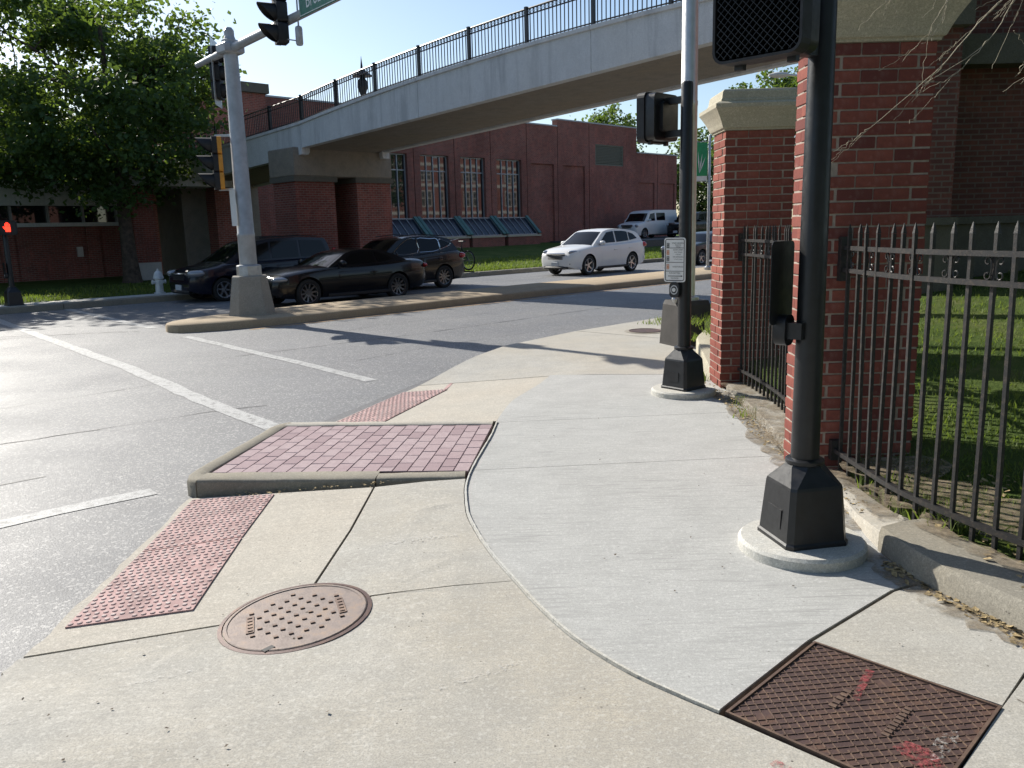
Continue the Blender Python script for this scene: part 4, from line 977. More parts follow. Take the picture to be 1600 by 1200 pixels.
hl = ST(10.0, 24.75, .02); hy = thing('fire_hydrant', 'silver white fire hydrant on the grass beside the far kerb', 'hydrant', tuple(hl))
MB().lathe([(.16, 0), (.16, .05), (.115, .06), (.11, .44), (.15, .45), (.15, .5), (.13, .54), (.11, .62), (.06, .68), (.03, .69), (.03, .74), (.01, .75)], 18, tuple(hl)).build('barrel', M['hydrant'], hy, world=True, smooth=40)
for a in (45, 135, 225):
    d_ = Vector((math.cos(R(a + 180)), math.sin(R(a + 180)), 0)); MB().tube([hl + UP * .36 + d_ * .08, hl + UP * .36 + d_ * .17, hl + UP * .36 + d_ * .172, hl + UP * .36 + d_ * .2], [.05, .05, .065, .065], 10).build('outlet', M['hydrant'], hy, world=True)

# ------------------------------------------------------------------ pedestrian bridge
S0, S1 = 14.7, 18.2
def bzt(t): return 5.96 - .0037 * (t - 9.7) ** 2 if t <= 24 else 5.203 - (t - 24) * .05
def bzb(t): return min(4.4 + .047 * (24 - t), 5.12 - .0 * t, 5.3 + .03 * t) if t <= 24 else 4.2 - (t - 24) * .05
br = thing('footbridge', 'pale concrete arched footbridge with black railing spanning the road', 'footbridge', tuple(ST(16.4, 24.5, 0)))
def bloft(name, prof, t0, t1, n_, mat):
    m = MB(); k = len(prof(t0))
    for i in range(n_ + 1):
        t = t0 + (t1 - t0) * i / n_
        for s_, z in prof(t): m.v.append(ST(s_, t, z))
    for i in range(n_):
        for j in range(k): m.f.append([i * k + j, i * k + (j + 1) % k, (i + 1) * k + (j + 1) % k, (i + 1) * k + j])
    m.f.append(list(range(k))); m.f.append([n_ * k + j for j in range(k)][::-1])
    return m.build(name, mat, br, world=True, smooth=30)
for s_, sg in ((S0, 1), (S1, -1)):
    for t0, t1, n_ in [(-12 + 6 * q + .006, -6 + 6 * q - .006, 8) for q in range(6)] + [(24.006, 36, 8)]:
        bloft('fascia', lambda t: [(s_, bzb(t)), (s_, bzt(t) - .1), (s_ - sg * .05, bzt(t) - .085), (s_ - sg * .05, bzt(t)), (s_ + sg * .3, bzt(t)), (s_ + sg * .3, bzb(t) + .08), (s_ + sg * .25, bzb(t))], t0, t1, n_, M['concrete_bridge'])
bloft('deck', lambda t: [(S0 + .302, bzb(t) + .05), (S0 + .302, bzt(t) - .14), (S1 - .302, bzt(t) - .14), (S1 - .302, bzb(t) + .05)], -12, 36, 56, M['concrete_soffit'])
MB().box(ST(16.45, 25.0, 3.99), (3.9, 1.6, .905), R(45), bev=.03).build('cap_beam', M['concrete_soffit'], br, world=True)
def band_box(m, s0, s1, t0, t1, z0, z1): return m.box(ST((s0 + s1) / 2, (t0 + t1) / 2, (z0 + z1) / 2), (s1 - s0, t1 - t0, z1 - z0), R(45))
for s0, s1 in ((14.55, 16.05), (16.95, 18.4)):
    m = MB()
    for f_ in (0, 1): pass
    # brick pier: four thin facings so that the courses run true on both directions
    band_box(m, s0, s1, 24.3, 25.7, -.1, 3.36); o = m.build('brick_pier', M['brick_main'], br, world=True); o.data.materials.append(M['brick_side'])
    for p_ in o.data.polygons:
        if abs(p_.normal.dot(AX_D)) > .7: p_.material_index = 1
    band_box(MB(), s0 - .08, s1 + .08, 24.22, 25.78, 3.362, 3.538).build('pier_cap', M['stone_shaded'], br, world=True)
# landing abutment under the approach
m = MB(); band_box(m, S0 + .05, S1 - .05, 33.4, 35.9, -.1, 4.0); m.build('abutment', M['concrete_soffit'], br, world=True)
# railing
RH = .78
def rail_line(name, ts, dz, rad, s_):
    m = MB(); P = [ST(s_, t, bzt(t) + dz) for t in ts]; m.tube(P, rad, 6); return m.build(name, M['black_metal'], br, world=True)
ts = [36 - i * .5 for i in range(96)]
for s_, near in ((S0 + .09, True), (S1 - .09, False)):
    for dz, rd in ((RH, .024), (RH - .13, .017), (.07, .017)): rail_line('rail', ts, dz, rd, s_)
    me = None; mp = None; st_ = MB()
    for i in range(24):
        t = 36 - 2 * i
        if me is None:
            o = MB().box((0, 0, RH / 2 + .02), (.075, .075, RH + .06), R(45)).build('post', M['black_metal'], br); me = o.data
        else: o = link('post', me, None, br)
        o.matrix_parent_inverse = pinv(br); p = ST(s_, t, bzt(t)); o.location = p
        for k in range(1, 17):
            tt = t - 2 * k / 17; p = ST(s_, tt, bzt(tt))
            if near and tt > 7.5:
                if mp is None: o = MB().box((0, 0, RH / 2), (.018, .018, RH), R(45)).build('picket', M['black_metal'], br); mp = o.data
                else: o = link('picket', mp, None, br)
                o.matrix_parent_inverse = pinv(br); o.location = p
            elif tt > -10: st_.box(p + UP * RH / 2, (.018, .018, RH), R(45))
    st_.build('picket_row', M['black_metal'], br, world=True, fix=False, kind='stuff')
    if near:                                               # little hoops between the two upper rails
        st_ = MB(); tt = 24
        while tt > 7.6:
            p = ST(s_, tt, bzt(tt) + RH - .065)
            st_.tube([p + AX_N * .042 * math.cos(a) + UP * .042 * math.sin(a) for a in [R(60 * q) for q in range(7)]], .007, 4, cap=False); tt -= 2 / 17
        st_.build('ring_row', M['black_metal'], br, world=True, fix=False, kind='stuff')
lp = ST(15.25, 21.25, bzt(21.25) - .14); dl = thing('deck_lantern', 'small black lantern with pointed finial standing on the bridge deck', 'lantern', tuple(lp))
MB().lathe([(.16, 0), (.15, .1), (.06, .14), (.05, .3)], 14, tuple(lp)).build('base', M['black_metal'], dl, world=True); MB().lathe([(.05, .3), (.09, .42), (.16, .62), (.15, .78), (.06, .9)], 14, tuple(lp)).build('body', M['black_matte'], dl, world=True)
MB().lathe([(.06, .9), (.3, .93), (.29, .96), (.12, 1.08), (.04, 1.14), (.035, 1.2), (.004, 1.5)], 16, tuple(lp)).build('hood', M['black_metal'], dl, world=True)

# ------------------------------------------------------------------ main brick building across the road
TB = 40.
mb_ = thing('brick_hall', 'long red brick hall with tall mullioned windows behind the lawn', 'building', tuple(ST(40, TB, .5)))
def two_brick(o):
    o.data.materials.append(M['brick_side'])
    for p_ in o.data.polygons:
        if abs(p_.normal.dot(AX_D)) > .7: p_.material_index = 1
    return o
def bwall(items, name='wall', par=mb_):
    m = MB()
    for a in items: band_box(m, *a)
    return two_brick(m.build(name, M['brick_main'], par, world=True, fix=False))
ZB, HD, SL, RF = -.2, 6.25, 2.4, 8.68
wins = [(29.2, 31.62), (32.62, 34.9), (35.88, 38.05), (39.08, 41.45)]
edges = [20.0, 28.3] + [32.12, 35.39, 38.56, 42.0, 45.18]
it = []
it.append((20.0, 28.2, TB, TB + .5, ZB, RF))
prev = 28.24
for i, (a, b) in enumerate(wins):
    nx = edges[2 + i] - .03
    it += [(prev, a, TB, TB + .5, ZB, RF), (b, nx, TB, TB + .5, ZB, RF), (a, b, TB, TB + .5, HD, RF), (a, b, TB, TB + .5, ZB, SL)]; prev = nx + .06
for (a, b, hd, ed, zt) in ((42.42, 44.78, 6.08, 45.15, RF), (45.78, 48.2, 6.06, 48.67, 9.15)):
    it += [(prev, a, TB, TB + .5, ZB, zt), (b, ed, TB, TB + .5, ZB, zt), (a, b, TB, TB + .5, hd, zt), (a, b, TB + .14, TB + .5, ZB, hd)]; prev = ed + .06
it += [(48.73, 49.42, TB, TB + .5, ZB, 9.15), (52.86, 54.55, TB, TB + .5, ZB, 9.15), (49.42, 52.86, TB, TB + .5, ZB, 6.2), (49.42, 52.86, TB, TB + .5, 7.72, 9.15)]
prev = 54.61
for (a, b, ed) in ((54.9, 57.1, 57.5), (57.9, 60.0, 60.3)):
    it += [(prev, a, TB + .05, TB + .5, ZB, 7.3), (b, ed, TB + .05, TB + .5, ZB, 7.3), (a, b, TB + .05, TB + .5, 5.05, 7.3), (a, b, TB + .17, TB + .5, ZB, 5.05)]; prev = ed + .06
bwall(it)
m = MB(); band_box(m, 20.1, 60.2, TB + .52, TB + 22, -.3, 7.2); m.build('core', M['brick_side'], mb_, world=True)
m = MB(); band_box(m, 20.1, 54.4, TB + .52, TB + 16, 7.21, 8.6); m.build('roof', M['concrete_soffit'], mb_, world=True)
m = MB()
for a, b, z in ((19.95, 45.16, RF), (45.17, 54.57, 9.15), (54.62, 60.35, 7.3)): band_box(m, a, b, TB - .04, TB + .55, z + .002, z + .09)
m.build('coping', M['frame_grey'], mb_, world=True)
m = MB(); band_box(m, 49.42, 52.86, TB + .25, TB + .3, 6.2, 7.72)
for k in range(13): band_box(m, 49.5, 52.78, TB + .06, TB + .12, 6.26 + k * .113, 6.32 + k * .113)
for a, b, c_, d_ in ((49.42, 49.5, 6.2, 7.72), (52.78, 52.86, 6.2, 7.72), (49.5, 52.78, 6.2, 6.25), (49.5, 52.78, 7.67, 7.72)): band_box(m, a, b, TB + .03, TB + .2, c_, d_)
m.build('louvre_vent', M['louvre'], mb_, world=True)
band_box(MB(), 53.6, 54.3, TB - .05, TB - .005, .3, 2.2).build('side_door', M['frame_grey'], mb_, world=True)
for a, b in wins:
    T0 = TB + .2; m = MB(); n_ = 4
    band_box(m, a, a + .07, T0, T0 + .1, SL, HD); band_box(m, b - .07, b, T0, T0 + .1, SL, HD); band_box(m, a + .07, b - .07, T0, T0 + .1, HD - .07, HD); band_box(m, a + .07, b - .07, T0, T0 + .1, SL, SL + .07)
    w4 = (b - a - .14) / n_; zt = HD - .95
    for k in range(1, n_): band_box(m, a + .07 + w4 * k - .03, a + .07 + w4 * k + .03, T0 - .02, T0 + .1, SL + .071, HD - .071)
    for k in range(n_): band_box(m, a + .07 + w4 * k + .031, a + .07 + w4 * (k + 1) - .031, T0, T0 + .08, zt - .03, zt + .03)
    wf = m.build('window', M['frame_grey'], mb_, world=True)
    for k in range(n_):
        for z0, z1 in ((SL + .05, zt - .01), (zt + .01, HD - .05)):
            q = MB(); tilt = random.uniform(-.006, .006)
            s0, s1 = a + .05 + w4 * k, a + .09 + w4 * (k + 1)
            q.face([ST(s0, T0 + .05 + tilt, z0), ST(s1, T0 + .05 - tilt, z0), ST(s1, T0 + .05 - tilt, z1), ST(s0, T0 + .05 + tilt, z1)]); q.build('pane', M['glass'], wf)
    # sloped glazed apron under the window
    lo, hi = (TB - 1.15, 1.3), (TB - .02, SL); s0, s1 = a - .35, b + .35
    m = MB(); band_box(m, s0, s1, TB - 1.3, TB - .005, ZB, 1.16); two_brick(m.build('plinth', M['brick_main'], mb_, world=True))
    band_box(MB(), s0 - .1, s1 + .05, TB - 1.38, TB - .01, 1.162, 1.27).build('sill', M['stone'], mb_, world=True)
    ap = MB()
    for k in range(6):
        ss = s0 + .1 + (s1 - s0 - .2) * k / 5; ap.bar(ST(ss, lo[0], lo[1]), ST(ss, hi[0], hi[1] + .02), .05, .07)
    ap.bar(ST(s0 + .1, lo[0], lo[1]), ST(s1 - .1, lo[0], lo[1]), .05, .06); ap.bar(ST(s0 + .1, hi[0], hi[1] + .02), ST(s1 - .1, hi[0], hi[1] + .02), .05, .06)
    af = ap.build('glazed_apron', M['frame_grey'], mb_, world=True)
    for k in range(5):
        u0, u1 = s0 + .1 + (s1 - s0 - .2) * k / 5, s0 + .1 + (s1 - s0 - .2) * (k + 1) / 5
        MB().face([ST(u0, *lo), ST(u1, *lo), ST(u1, *hi), ST(u0, *hi)]).build('pane', M['glass_hood'], af)
    for ss in (s0, s1):
        q = MB().prism([ST(ss - .05, TB - 1.2, 1.272), ST(ss - .05, TB - .006, 1.272), ST(ss - .05, TB - .006, SL)], AX_D * .1); q.build('cheek', M['brick_side'], mb_, world=True)
        MB().bar(ST(ss, TB - 1.3, 1.36), ST(ss, TB - .03, SL + .13), .24, .09).build('copper_coping', M['teal'], mb_, world=True)

# ------------------------------------------------------------------ left wing, tower, our-side hall, hall seen in reflections
TW = 36.
lwg = thing('brick_wing', 'low dark brick wing with concrete band behind the big tree', 'building', tuple(ST(6, TW, 0)))
bwall([(-26, 14.4, TW, TW + .5, -.2, 2.2), (-26, 14.4, TW, TW + .5, 4.1, 5.6), (14.4, 14.9, TW, TW + .5, -.2, 5.6)], par=lwg)
m = MB(); band_box(m, -25.8, 14.8, TW + .6, TW + 11, -.2, 5.4); m.build('core', M['brick_side'], lwg, world=True)
band_box(MB(), -26, 14.39, TW - .15, TW + .45, 3.02, 4.09).build('concrete_band', M['concrete_bridge'], lwg, world=True); band_box(MB(), -26, 14.39, TW - .1, TW + .45, 2.21, 2.36).build('sill_band', M['concrete_bridge'], lwg, world=True)
band_box(MB(), -26.1, 15, TW - .1, TW + .6, 5.61, 5.8).build('coping', M['concrete_bridge'], lwg, world=True)
k = -25.9
while k < 14.2:
    p_ = MB(); band_box(p_, k, k + .09, TW + .1, TW + .3, 2.365, 3.015); wf = p_.build('mullion', M['frame_grey'], lwg, world=True)
    MB().face([ST(k + .09, TW + .22, 2.365), ST(min(14.38, k + 1.3), TW + .22, 2.365), ST(min(14.38, k + 1.3), TW + .22, 3.015), ST(k + .09, TW + .22, 3.015)]).build('pane', M['glass'], lwg, world=True); k += 1.3
for s_ in (5.6, 8.7, 11.8): bwall([(s_, s_ + .5, TW - .12, TW - .003, -.2, 2.19)], 'pilaster', lwg)
for s_ in (8.5, 11.6): band_box(MB(), s_ - .2, s_ + .02, TW - .1, TW - .004, 1.0, 1.4).build('wall_box', M['alu'], lwg, world=True)
en = thing('entrance_block', 'dark brick entrance block under the far bridge landing', 'building', tuple(ST(19, 37, 0)))
bwall([(18.4, 20.2, 36.2, 40.0, -.2, 4.3), (21.4, 27.8, 38.6, 39.99, -.2, 4.4)], par=en)
bwall([(19.0, 21.0, 37.2, 39.9, 4.305, 8.3)], 'tower', en); band_box(MB(), 18.85, 21.15, 37.05, 39.95, 8.31, 8.75).build('tower_cap', M['stone_shaded'], en, world=True)
for s_ in (12.3, 15.6): bwall([(s_, s_ + .85, 32.2, 33.0, .75, 3.6)], 'column', en); band_box(MB(), s_ - .03, s_ + .88, 32.17, 33.03, -.1, .748).build('column_base', M['concrete_white'], en, world=True)
band_box(MB(), 11.8, 16.9, 31.9, 35.9, 3.61, 3.95).build('canopy', M['concrete_bridge'], en, world=True)

rh = thing('corner_hall', 'dark brick hall with pale stone base behind the near fence', 'building', (8, 11, .4))
def xbox(m, x0, x1, y0, y1, z0, z1): return m.box(((x0 + x1) / 2, (y0 + y1) / 2, (z0 + z1) / 2), (x1 - x0, y1 - y0, z1 - z0))
def xwall(items, name='wall'):
    m = MB()
    for a in items: xbox(m, *a)
    o = m.build(name, M['brick_dark'], rh, world=True, fix=False); o.data.materials.append(M['brick_dark_y'])
    for p_ in o.data.polygons:
        if abs(p_.normal.x) > .7: p_.material_index = 1
xwall([(5.62, 20, 11.3, 11.8, 1.66, 9), (5.1, 5.6, 10.55, 13.4, 1.66, 9)]); xwall([(8.6, 9.2, 10.9, 11.29, 1.66, 3.55), (12.4, 13, 10.9, 11.29, 1.66, 3.55)], 'pilaster')
m = MB(); xbox(m, 5.64, 20, 11.24, 11.9, .0, 1.56); xbox(m, 5.06, 5.62, 10.5, 13.5, .0, 1.56); m.build('stone_base', M['stone_shaded'], rh, world=True)
m = MB(); xbox(m, 5.65, 20, 11.18, 11.9, 1.562, 1.658); xbox(m, 5.0, 5.645, 10.44, 13.5, 1.562, 1.658); m.build('base_moulding', M['stone_shaded'], rh, world=True)
m = MB(); xbox(m, 5.66, 20, 10.95, 11.28, 3.56, 3.92); xbox(m, 4.95, 5.65, 10.4, 13.5, 3.92, 4.25); m.build('cornice', M['stone_shaded'], rh, world=True)
# courses of the corner pier one can tell apart
m = MB(); xbox(m, 5.66, 20, 11.85, 13.5, .0, 8.9); m.build('core', M['brick_dark'], rh, world=True)

oh = thing('opposite_hall', 'brick hall with white bands mirrored in the tall windows', 'building', tuple(ST(70, -8, 0)))
TO = -7.
m = MB(); band_box(m, 42, 100, TO - 10, TO, -.2, 11.5); two_brick(m.build('wall', M['brick_main'], oh, world=True))
m = MB()
for z in (3.9, 7.6, 10.2): band_box(m, 41.9, 100.1, TO + .003, TO + .12, z, z + .4)
m.build('white_band', M['concrete_white'], oh, world=True)
for z0 in (1.2, 4.9, 8.3):
    for k in range(18):
        s_ = 43.5 + k * 3.1; m = MB(); z1 = z0 + (2.2 if z0 < 8 else 1.5)
        for a in ((s_, s_ + .16, z0, z1), (s_ + 1.34, s_ + 1.5, z0, z1), (s_ + .16, s_ + 1.34, z1 - .16, z1), (s_ + .16, s_ + 1.34, z0, z0 + .16), (s_ + .7, s_ + .8, z0 + .16, z1 - .16), (s_ + .16, s_ + .7, (z0 + z1) / 2, (z0 + z1) / 2 + .1), (s_ + .8, s_ + 1.34, (z0 + z1) / 2, (z0 + z1) / 2 + .1)): band_box(m, a[0], a[1], TO + .003, TO + .09, a[2], a[3])
        wf = m.build('window', M['concrete_white'], oh, world=True); MB().face([ST(s_ + .1, TO + .02, z0 + .1), ST(s_ + 1.4, TO + .02, z0 + .1), ST(s_ + 1.4, TO + .02, z1 - .1), ST(s_ + .1, TO + .02, z1 - .1)]).build('pane', M['glass'], wf)

# ------------------------------------------------------------------ vehicles (local: front +x, left +y)
def interp(P, x):
    if x <= P[0][0]: return P[0][1]
    for (a, b), (c, d) in zip(P[:-1], P[1:]):
        if x <= c: k = (x - a) / (c - a); return b + (d - b) * k
    return P[-1][1]
def smooth_prof(P, n_=6):
    V = [Vector((a, b, 0)) for a, b in P]; return [(v.x, v.y) for v in catmull(V, n_)]
def wheel_meshes(r_, wd, spokes, rim_mat, rim_frac=.7):
    """meshes in local space, axle along y, outer face at +y"""
    rr = r_ * rim_frac
    t = MB().lathe([(rr, -wd * .42), (r_ * .93, -wd * .5), (r_ * .985, -wd * .42), (r_, -wd * .25), (r_, wd * .25), (r_ * .985, wd * .42), (r_ * .93, wd * .5), (rr * 1.04, wd * .46), (rr, wd * .42)], 36, axis='y', cap=False)
    rm = MB().lathe([(rr, -wd * .4), (rr * .97, wd * .3), (rr, wd * .44), (rr * .985, wd * .47), (rr * .93, wd * .45), (rr * .9, wd * .2), (rr * .86, -wd * .05)], 36, axis='y', cap=False)
    rm.lathe([(.001, wd * .3), (rr * .2, wd * .3), (rr * .22, wd * .22), (rr * .22, -wd * .1)], 16, axis='y', cap=False)
    for k in range(spokes):
        a = 2 * math.pi * k / spokes; ca, sa = math.cos(a), math.sin(a); tx, tz = -sa, ca
        q = []
        for rad, hw, y in ((rr * .16, rr * .12, wd * .27), (rr * .55, rr * .085, wd * .3), (rr * .94, rr * .1, wd * .36)):
            for sg in (-1, 1): q.append(Vector((ca * rad + tx * hw * sg, y, sa * rad + tz * hw * sg)))
        b = len(rm.v); rm.v += q + [v - Vector((0, wd * .2, 0)) for v in q]
        rm.f += [[b, b + 1, b + 3, b + 2], [b + 2, b + 3, b + 5, b + 4], [b, b + 2, b + 8, b + 6], [b + 2, b + 4, b + 10, b + 8], [b + 1, b + 7, b + 9, b + 3], [b + 3, b + 9, b + 11, b + 5]]
    hub = MB().lathe([(rr * .86, -wd * .12), (.001, -wd * .1)], 24, axis='y')
    return t, rm, hub
def car(label, sp, loc, rz, cat):
    L, W, H, r_ = sp['L'], sp['W'], sp['H'], sp['r']; hw = W / 2; name = sp.get('name', 'car')
    t = thing(name, label, cat, loc, rz, 'vehicles on the far carriageway' if sp.get('road', True) else 'vehicles parked by the brick hall')
    X = lambda d: L / 2 - d
    top, bot = smooth_prof(sp['top']), sp.get('bot', [(0, .34), (.25, .24), (.7, .2), (L - .7, .22), (L - .2, .3), (L, .42)])
    plan = smooth_prof(sp.get('plan', [(0, .68), (.06, .8), (.2, .9), (.5, .975), (1.0, 1), (L - 1.1, 1), (L - .45, .965), (L - .12, .88), (L, .78)]))
    cr = sp.get('crown', .05)
    def sec(d):
        zt, zb, w_ = interp(top, d), interp(bot, d), hw * interp(plan, d); zsh = zt - min(.13, (zt - zb) * .25); zm = zb + (zt - zb) * .42
        return [(0, zt + cr), (.45 * w_, zt + cr * .82), (.76 * w_, zt + cr * .35), (.9 * w_, zt - .012), (.962 * w_, zt - .05), (.985 * w_, zsh), (1.0 * w_, zm + (zsh - zm) * .45), (.993 * w_, zm), (.975 * w_, zm - (zm - zb) * .45), (.965 * w_, zb + .06), (.93 * w_, zb), (.5 * w_, zb), (0, zb)]
    def side(d, z):
        S_ = sec(d)[3:11]
        for (y0, z0), (y1, z1) in zip(S_[:-1], S_[1:]):
            if z0 >= z >= z1: k = (z0 - z) / max(1e-6, z0 - z1); return y0 + (y1 - y0) * k
        return S_[0][0] if z > S_[0][1] else S_[-1][0]
    ds = sorted(set([0, .03, .07, .12, .18, .25, .35, .5] + [.5 + (L - 1) * i / 44 for i in range(45)] + [L - .5, L - .35, L - .22, L - .12, L - .06, L - .02, L]))
    m = MB(); k = 13
    for d in ds:
        S_ = sec(d); ring = [(y, z) for y, z in S_] + [(-y, z) for y, z in S_[-2:0:-1]]
        for y, z in ring: m.v.append(Vector((X(d), y, z)))
    K = 24
    for i in range(len(ds) - 1):
        for j in range(K): m.f.append([i * K + j, i * K + (j + 1) % K, (i + 1) * K + (j + 1) % K, (i + 1) * K + j])
    m.f.append(list(range(K))); m.f.append([(len(ds) - 1) * K + j for j in range(K)][::-1])
    body = m.build('body', sp['paint'], t)
    # wheel arches cut out of the shell
    wx = [sp['fo'], sp['fo'] + sp['wb']]; cut = MB()
    for d in wx:
        for sg in (-1, 1):
            n_ = 30; b = len(cut.v)
            for y in (sg * (hw - .3), sg * (hw + .1)):
                for q in range(n_): a = 2 * math.pi * q / n_; cut.v.append(Vector((X(d) + (r_ + .055) * math.cos(a), y, r_ + (r_ + .055) * math.sin(a))))
            for q in range(n_): cut.f.append([b + q, b + (q + 1) % n_, b + n_ + (q + 1) % n_, b + n_ + q])
            cut.f.append([b + q for q in range(n_)][::-1]); cut.f.append([b + n_ + q for q in range(n_)])
    co = cut.build('cutter', M['trim']); co.parent = t
    md = body.modifiers.new('b', 'BOOLEAN'); md.object = co; md.operation = 'DIFFERENCE'; md.solver = 'EXACT'; md.material_mode = 'TRANSFER'
    bpy.context.view_layer.update(); dg = bpy.context.evaluated_depsgraph_get(); me = bpy.data.meshes.new_from_object(body.evaluated_get(dg))
    body.modifiers.clear(); body.data = me; bpy.data.objects.remove(co); me.shade_smooth(); me.set_sharp_from_angle(angle=R(32))
    # greenhouse
    gh = smooth_prof(sp['gh'], 5); zbelt = min(gh[0][1], gh[-1][1]); zmax = max(z for _, z in gh); bow = sp.get('bow', .12); yb, yt = sp.get('yb', .91) * hw, sp.get('yt', .69) * hw; zlow = zbelt
    def ghw(z): k_ = max(0, (z - zlow) / (zmax - zlow)); return yb + (yt - yb) * k_
    dm = sum(d for d, _ in gh) / len(gh)
    def gp(i, j, off=0.):
        d, z = gh[i]; w_ = ghw(z); fr_ = max(-1, min(1, (dm - d) / (dm - gh[0][0])))
        dd = d + bow * j * j * (fr_ if abs(fr_) > .35 else 0) * abs(fr_)
        return Vector((X(dd), w_ * j, z - .03 * j * j * max(0, (z - zlow) / (zmax - zlow)) + off))
    N_ = 8; m = MB(); n_ = len(gh)
    for i in range(n_):
        for j in range(N_ + 1): m.v.append(gp(i, -1 + 2 * j / N_))
    for i in range(n_ - 1):
        for j in range(N_): a = i * (N_ + 1) + j; m.f.append([a, a + 1, a + N_ + 2, a + N_ + 1])
    for j in (0, N_): m.f.append([i * (N_ + 1) + j for i in range(n_)])
    cb = m.build('cabin', sp.get('roof', sp['paint']), t); cb.data.shade_smooth(); cb.data.set_sharp_from_angle(angle=R(30))
    def glass_patch(name, i0, i1, jm, off=.006, e=.08):
        g_ = MB(); c_ = 10; r2 = 8
        for a in range(r2 + 1):
            fi = i0 + (i1 - i0) * (e + (1 - 2 * e) * a / r2); i_ = min(n_ - 2, int(fi)); k_ = fi - i_
            for b in range(c_ + 1):
                j = (-1 + 2 * b / c_) * jm; p0, p1 = gp(i_, j), gp(i_ + 1, j); q0, q1 = gp(i_, min(1, j + .05)), gp(i_, max(-1, j - .05))
                nn = (p1 - p0).cross(q0 - q1); nn.normalize()
                if nn.z < 0: nn = -nn
                g_.v.append(p0.lerp(p1, k_) + nn * off)
        for a in range(r2):
            for b in range(c_): q = a * (c_ + 1) + b; g_.f.append([q, q + 1, q + c_ + 2, q + c_ + 1])
        o = g_.build(name, M['car_glass'], t); o.data.shade_smooth(); return o
    wi = sp['wi']; glass_patch('windshield', wi[0] * 5, wi[1] * 5, .9)
    if wi[2] is not None: glass_patch('rear_window', wi[2] * 5, wi[3] * 5, .82, e=.14)
    for sg in (-1, 1):
        for poly in sp['win']:
            g_ = MB(); P = smooth_prof(poly + [poly[0]], 3)[:-1] if sp.get('softwin', False) else poly
            g_.face([Vector((X(d), sg * (ghw(z) + .006), z)) for d, z in P]); o = g_.build('side_window', M['car_glass'], t, fix=False)
            if sp.get('chromeline'):
                c2 = MB(); Q_ = [Vector((X(d), sg * (ghw(z) + .009), z)) for d, z in P]; c2.tube(Q_ + [Q_[0]], .011, 4); c2.build('window_trim', M['chrome'], o)
    # doors: slightly proud panels with handles
    for (d0, d1) in sp['doors']:
        for sg in (-1, 1):
            g_ = MB(); na, nb = 8, 7; fl = []
            zlo = .34
            for a in range(na + 1):
                for b in range(nb + 1):
                    d = d0 + (d1 - d0) * a / na; zhi = interp(top, d) - .06; z = zlo + (zhi - zlo) * b / nb
                    hid = a in (0, na) or b in (0, nb); g_.v.append(Vector((X(d), sg * (side(d, z) + (-.012 if hid else .0045)), z)))
            for a in range(na):
                for b in range(nb): q = a * (nb + 1) + b; g_.f.append([q, q + 1, q + nb + 2, q + nb + 1])
            # keep the arch clear
            bad = [i for i, v in enumerate(g_.v) if any((v.x - X(d)) ** 2 + (v.z - r_) ** 2 < (r_ + .09) ** 2 for d in wx)]; bs = set(bad)
            g_.f = [f for f in g_.f if not any(i in bs for i in f)]
            dr = g_.build('door', sp['paint'], t, fix=True); dr.data.shade_smooth()
            zh = interp(top, d1 - .2) - .2; ph = Vector((X(d1 - .18), sg * (side(d1 - .18, zh) + .028), zh)); MB().box(ph, (.2, .03, .03), bev=.008).build('handle', sp.get('handle', sp['paint']), dr)
    # lights, grille, bumpers
    def blob(name, c, s_, mat, rz_=0., par=t):
        g_ = MB(); U, V_ = 14, 8
        for i in range(V_ + 1):
            th = math.pi * i / V_
            for j in range(U):
                ph = 2 * math.pi * j / U; v = Vector((math.copysign(abs(math.sin(th) * math.cos(ph)) ** .7, math.cos(ph)) * s_[0], math.copysign(abs(math.sin(th) * math.sin(ph)) ** .7, math.sin(ph)) * s_[1], math.cos(th) * s_[2]))
                g_.v.append(Vector(c) + Vector((v.x * math.cos(rz_) - v.y * math.sin(rz_), v.x * math.sin(rz_) + v.y * math.cos(rz_), v.z)))
        for i in range(V_):
            for j in range(U): g_.f.append([i * U + j, i * U + (j + 1) % U, (i + 1) * U + (j + 1) % U, (i + 1) * U + j])
        o = g_.build(name, mat, par, fix=False); o.data.shade_smooth(); return o
    hl_ = sp['head']
    for sg in (-1, 1):
        blob('headlight', (X(hl_[0]), sg * hl_[1] * hw, hl_[2]), hl_[3], M['headlight'], -sg * hl_[4])
        tl = sp['tail']; blob('tail_light', (X(tl[0]), sg * tl[1] * hw, tl[2]), tl[3], M['taillight'], 0)
        mr = sp['mirror']; mo = blob('mirror', (X(mr[0]), sg * (mr[1] * hw + .11), mr[2]), (.07, .13, .085), sp.get('mirror_mat', sp['paint'])); MB().bar((X(mr[0]), sg * mr[1] * hw * .95, mr[2] - .04), (X(mr[0]), sg * (mr[1] * hw + .05), mr[2] - .03), .05, .03).build('mirror_arm', M['trim'], mo)
        if sp.get('fog'): blob('fog_recess', (X(.13), sg * .62 * hw, .43), (.07, .16, .06), M['trim'], -sg * .5)
    gr = sp['grille']; n_b = 6; g_ = MB()
    for b in range(n_b):                                           # bowed grille built of slats
        z = gr[1] + (gr[2] - gr[1]) * (b + .5) / n_b
        g_.tube([(X(-.012 + .12 * (y / hw) ** 2 * 1.2), y, z) for y in [gr[0] * hw * (-1 + q / 4) for q in range(9)]], (gr[2] - gr[1]) / n_b * .42, 6)
    go = g_.build('grille', M['trim'], t)
    if sp.get('chrome_bar', True): MB().tube([(X(-.03 + .14 * (y / hw) ** 2), y, gr[2]) for y in [gr[0] * 1.02 * hw * (-1 + q / 4) for q in range(9)]], .02, 6).build('grille_bar', M['chrome'], go)
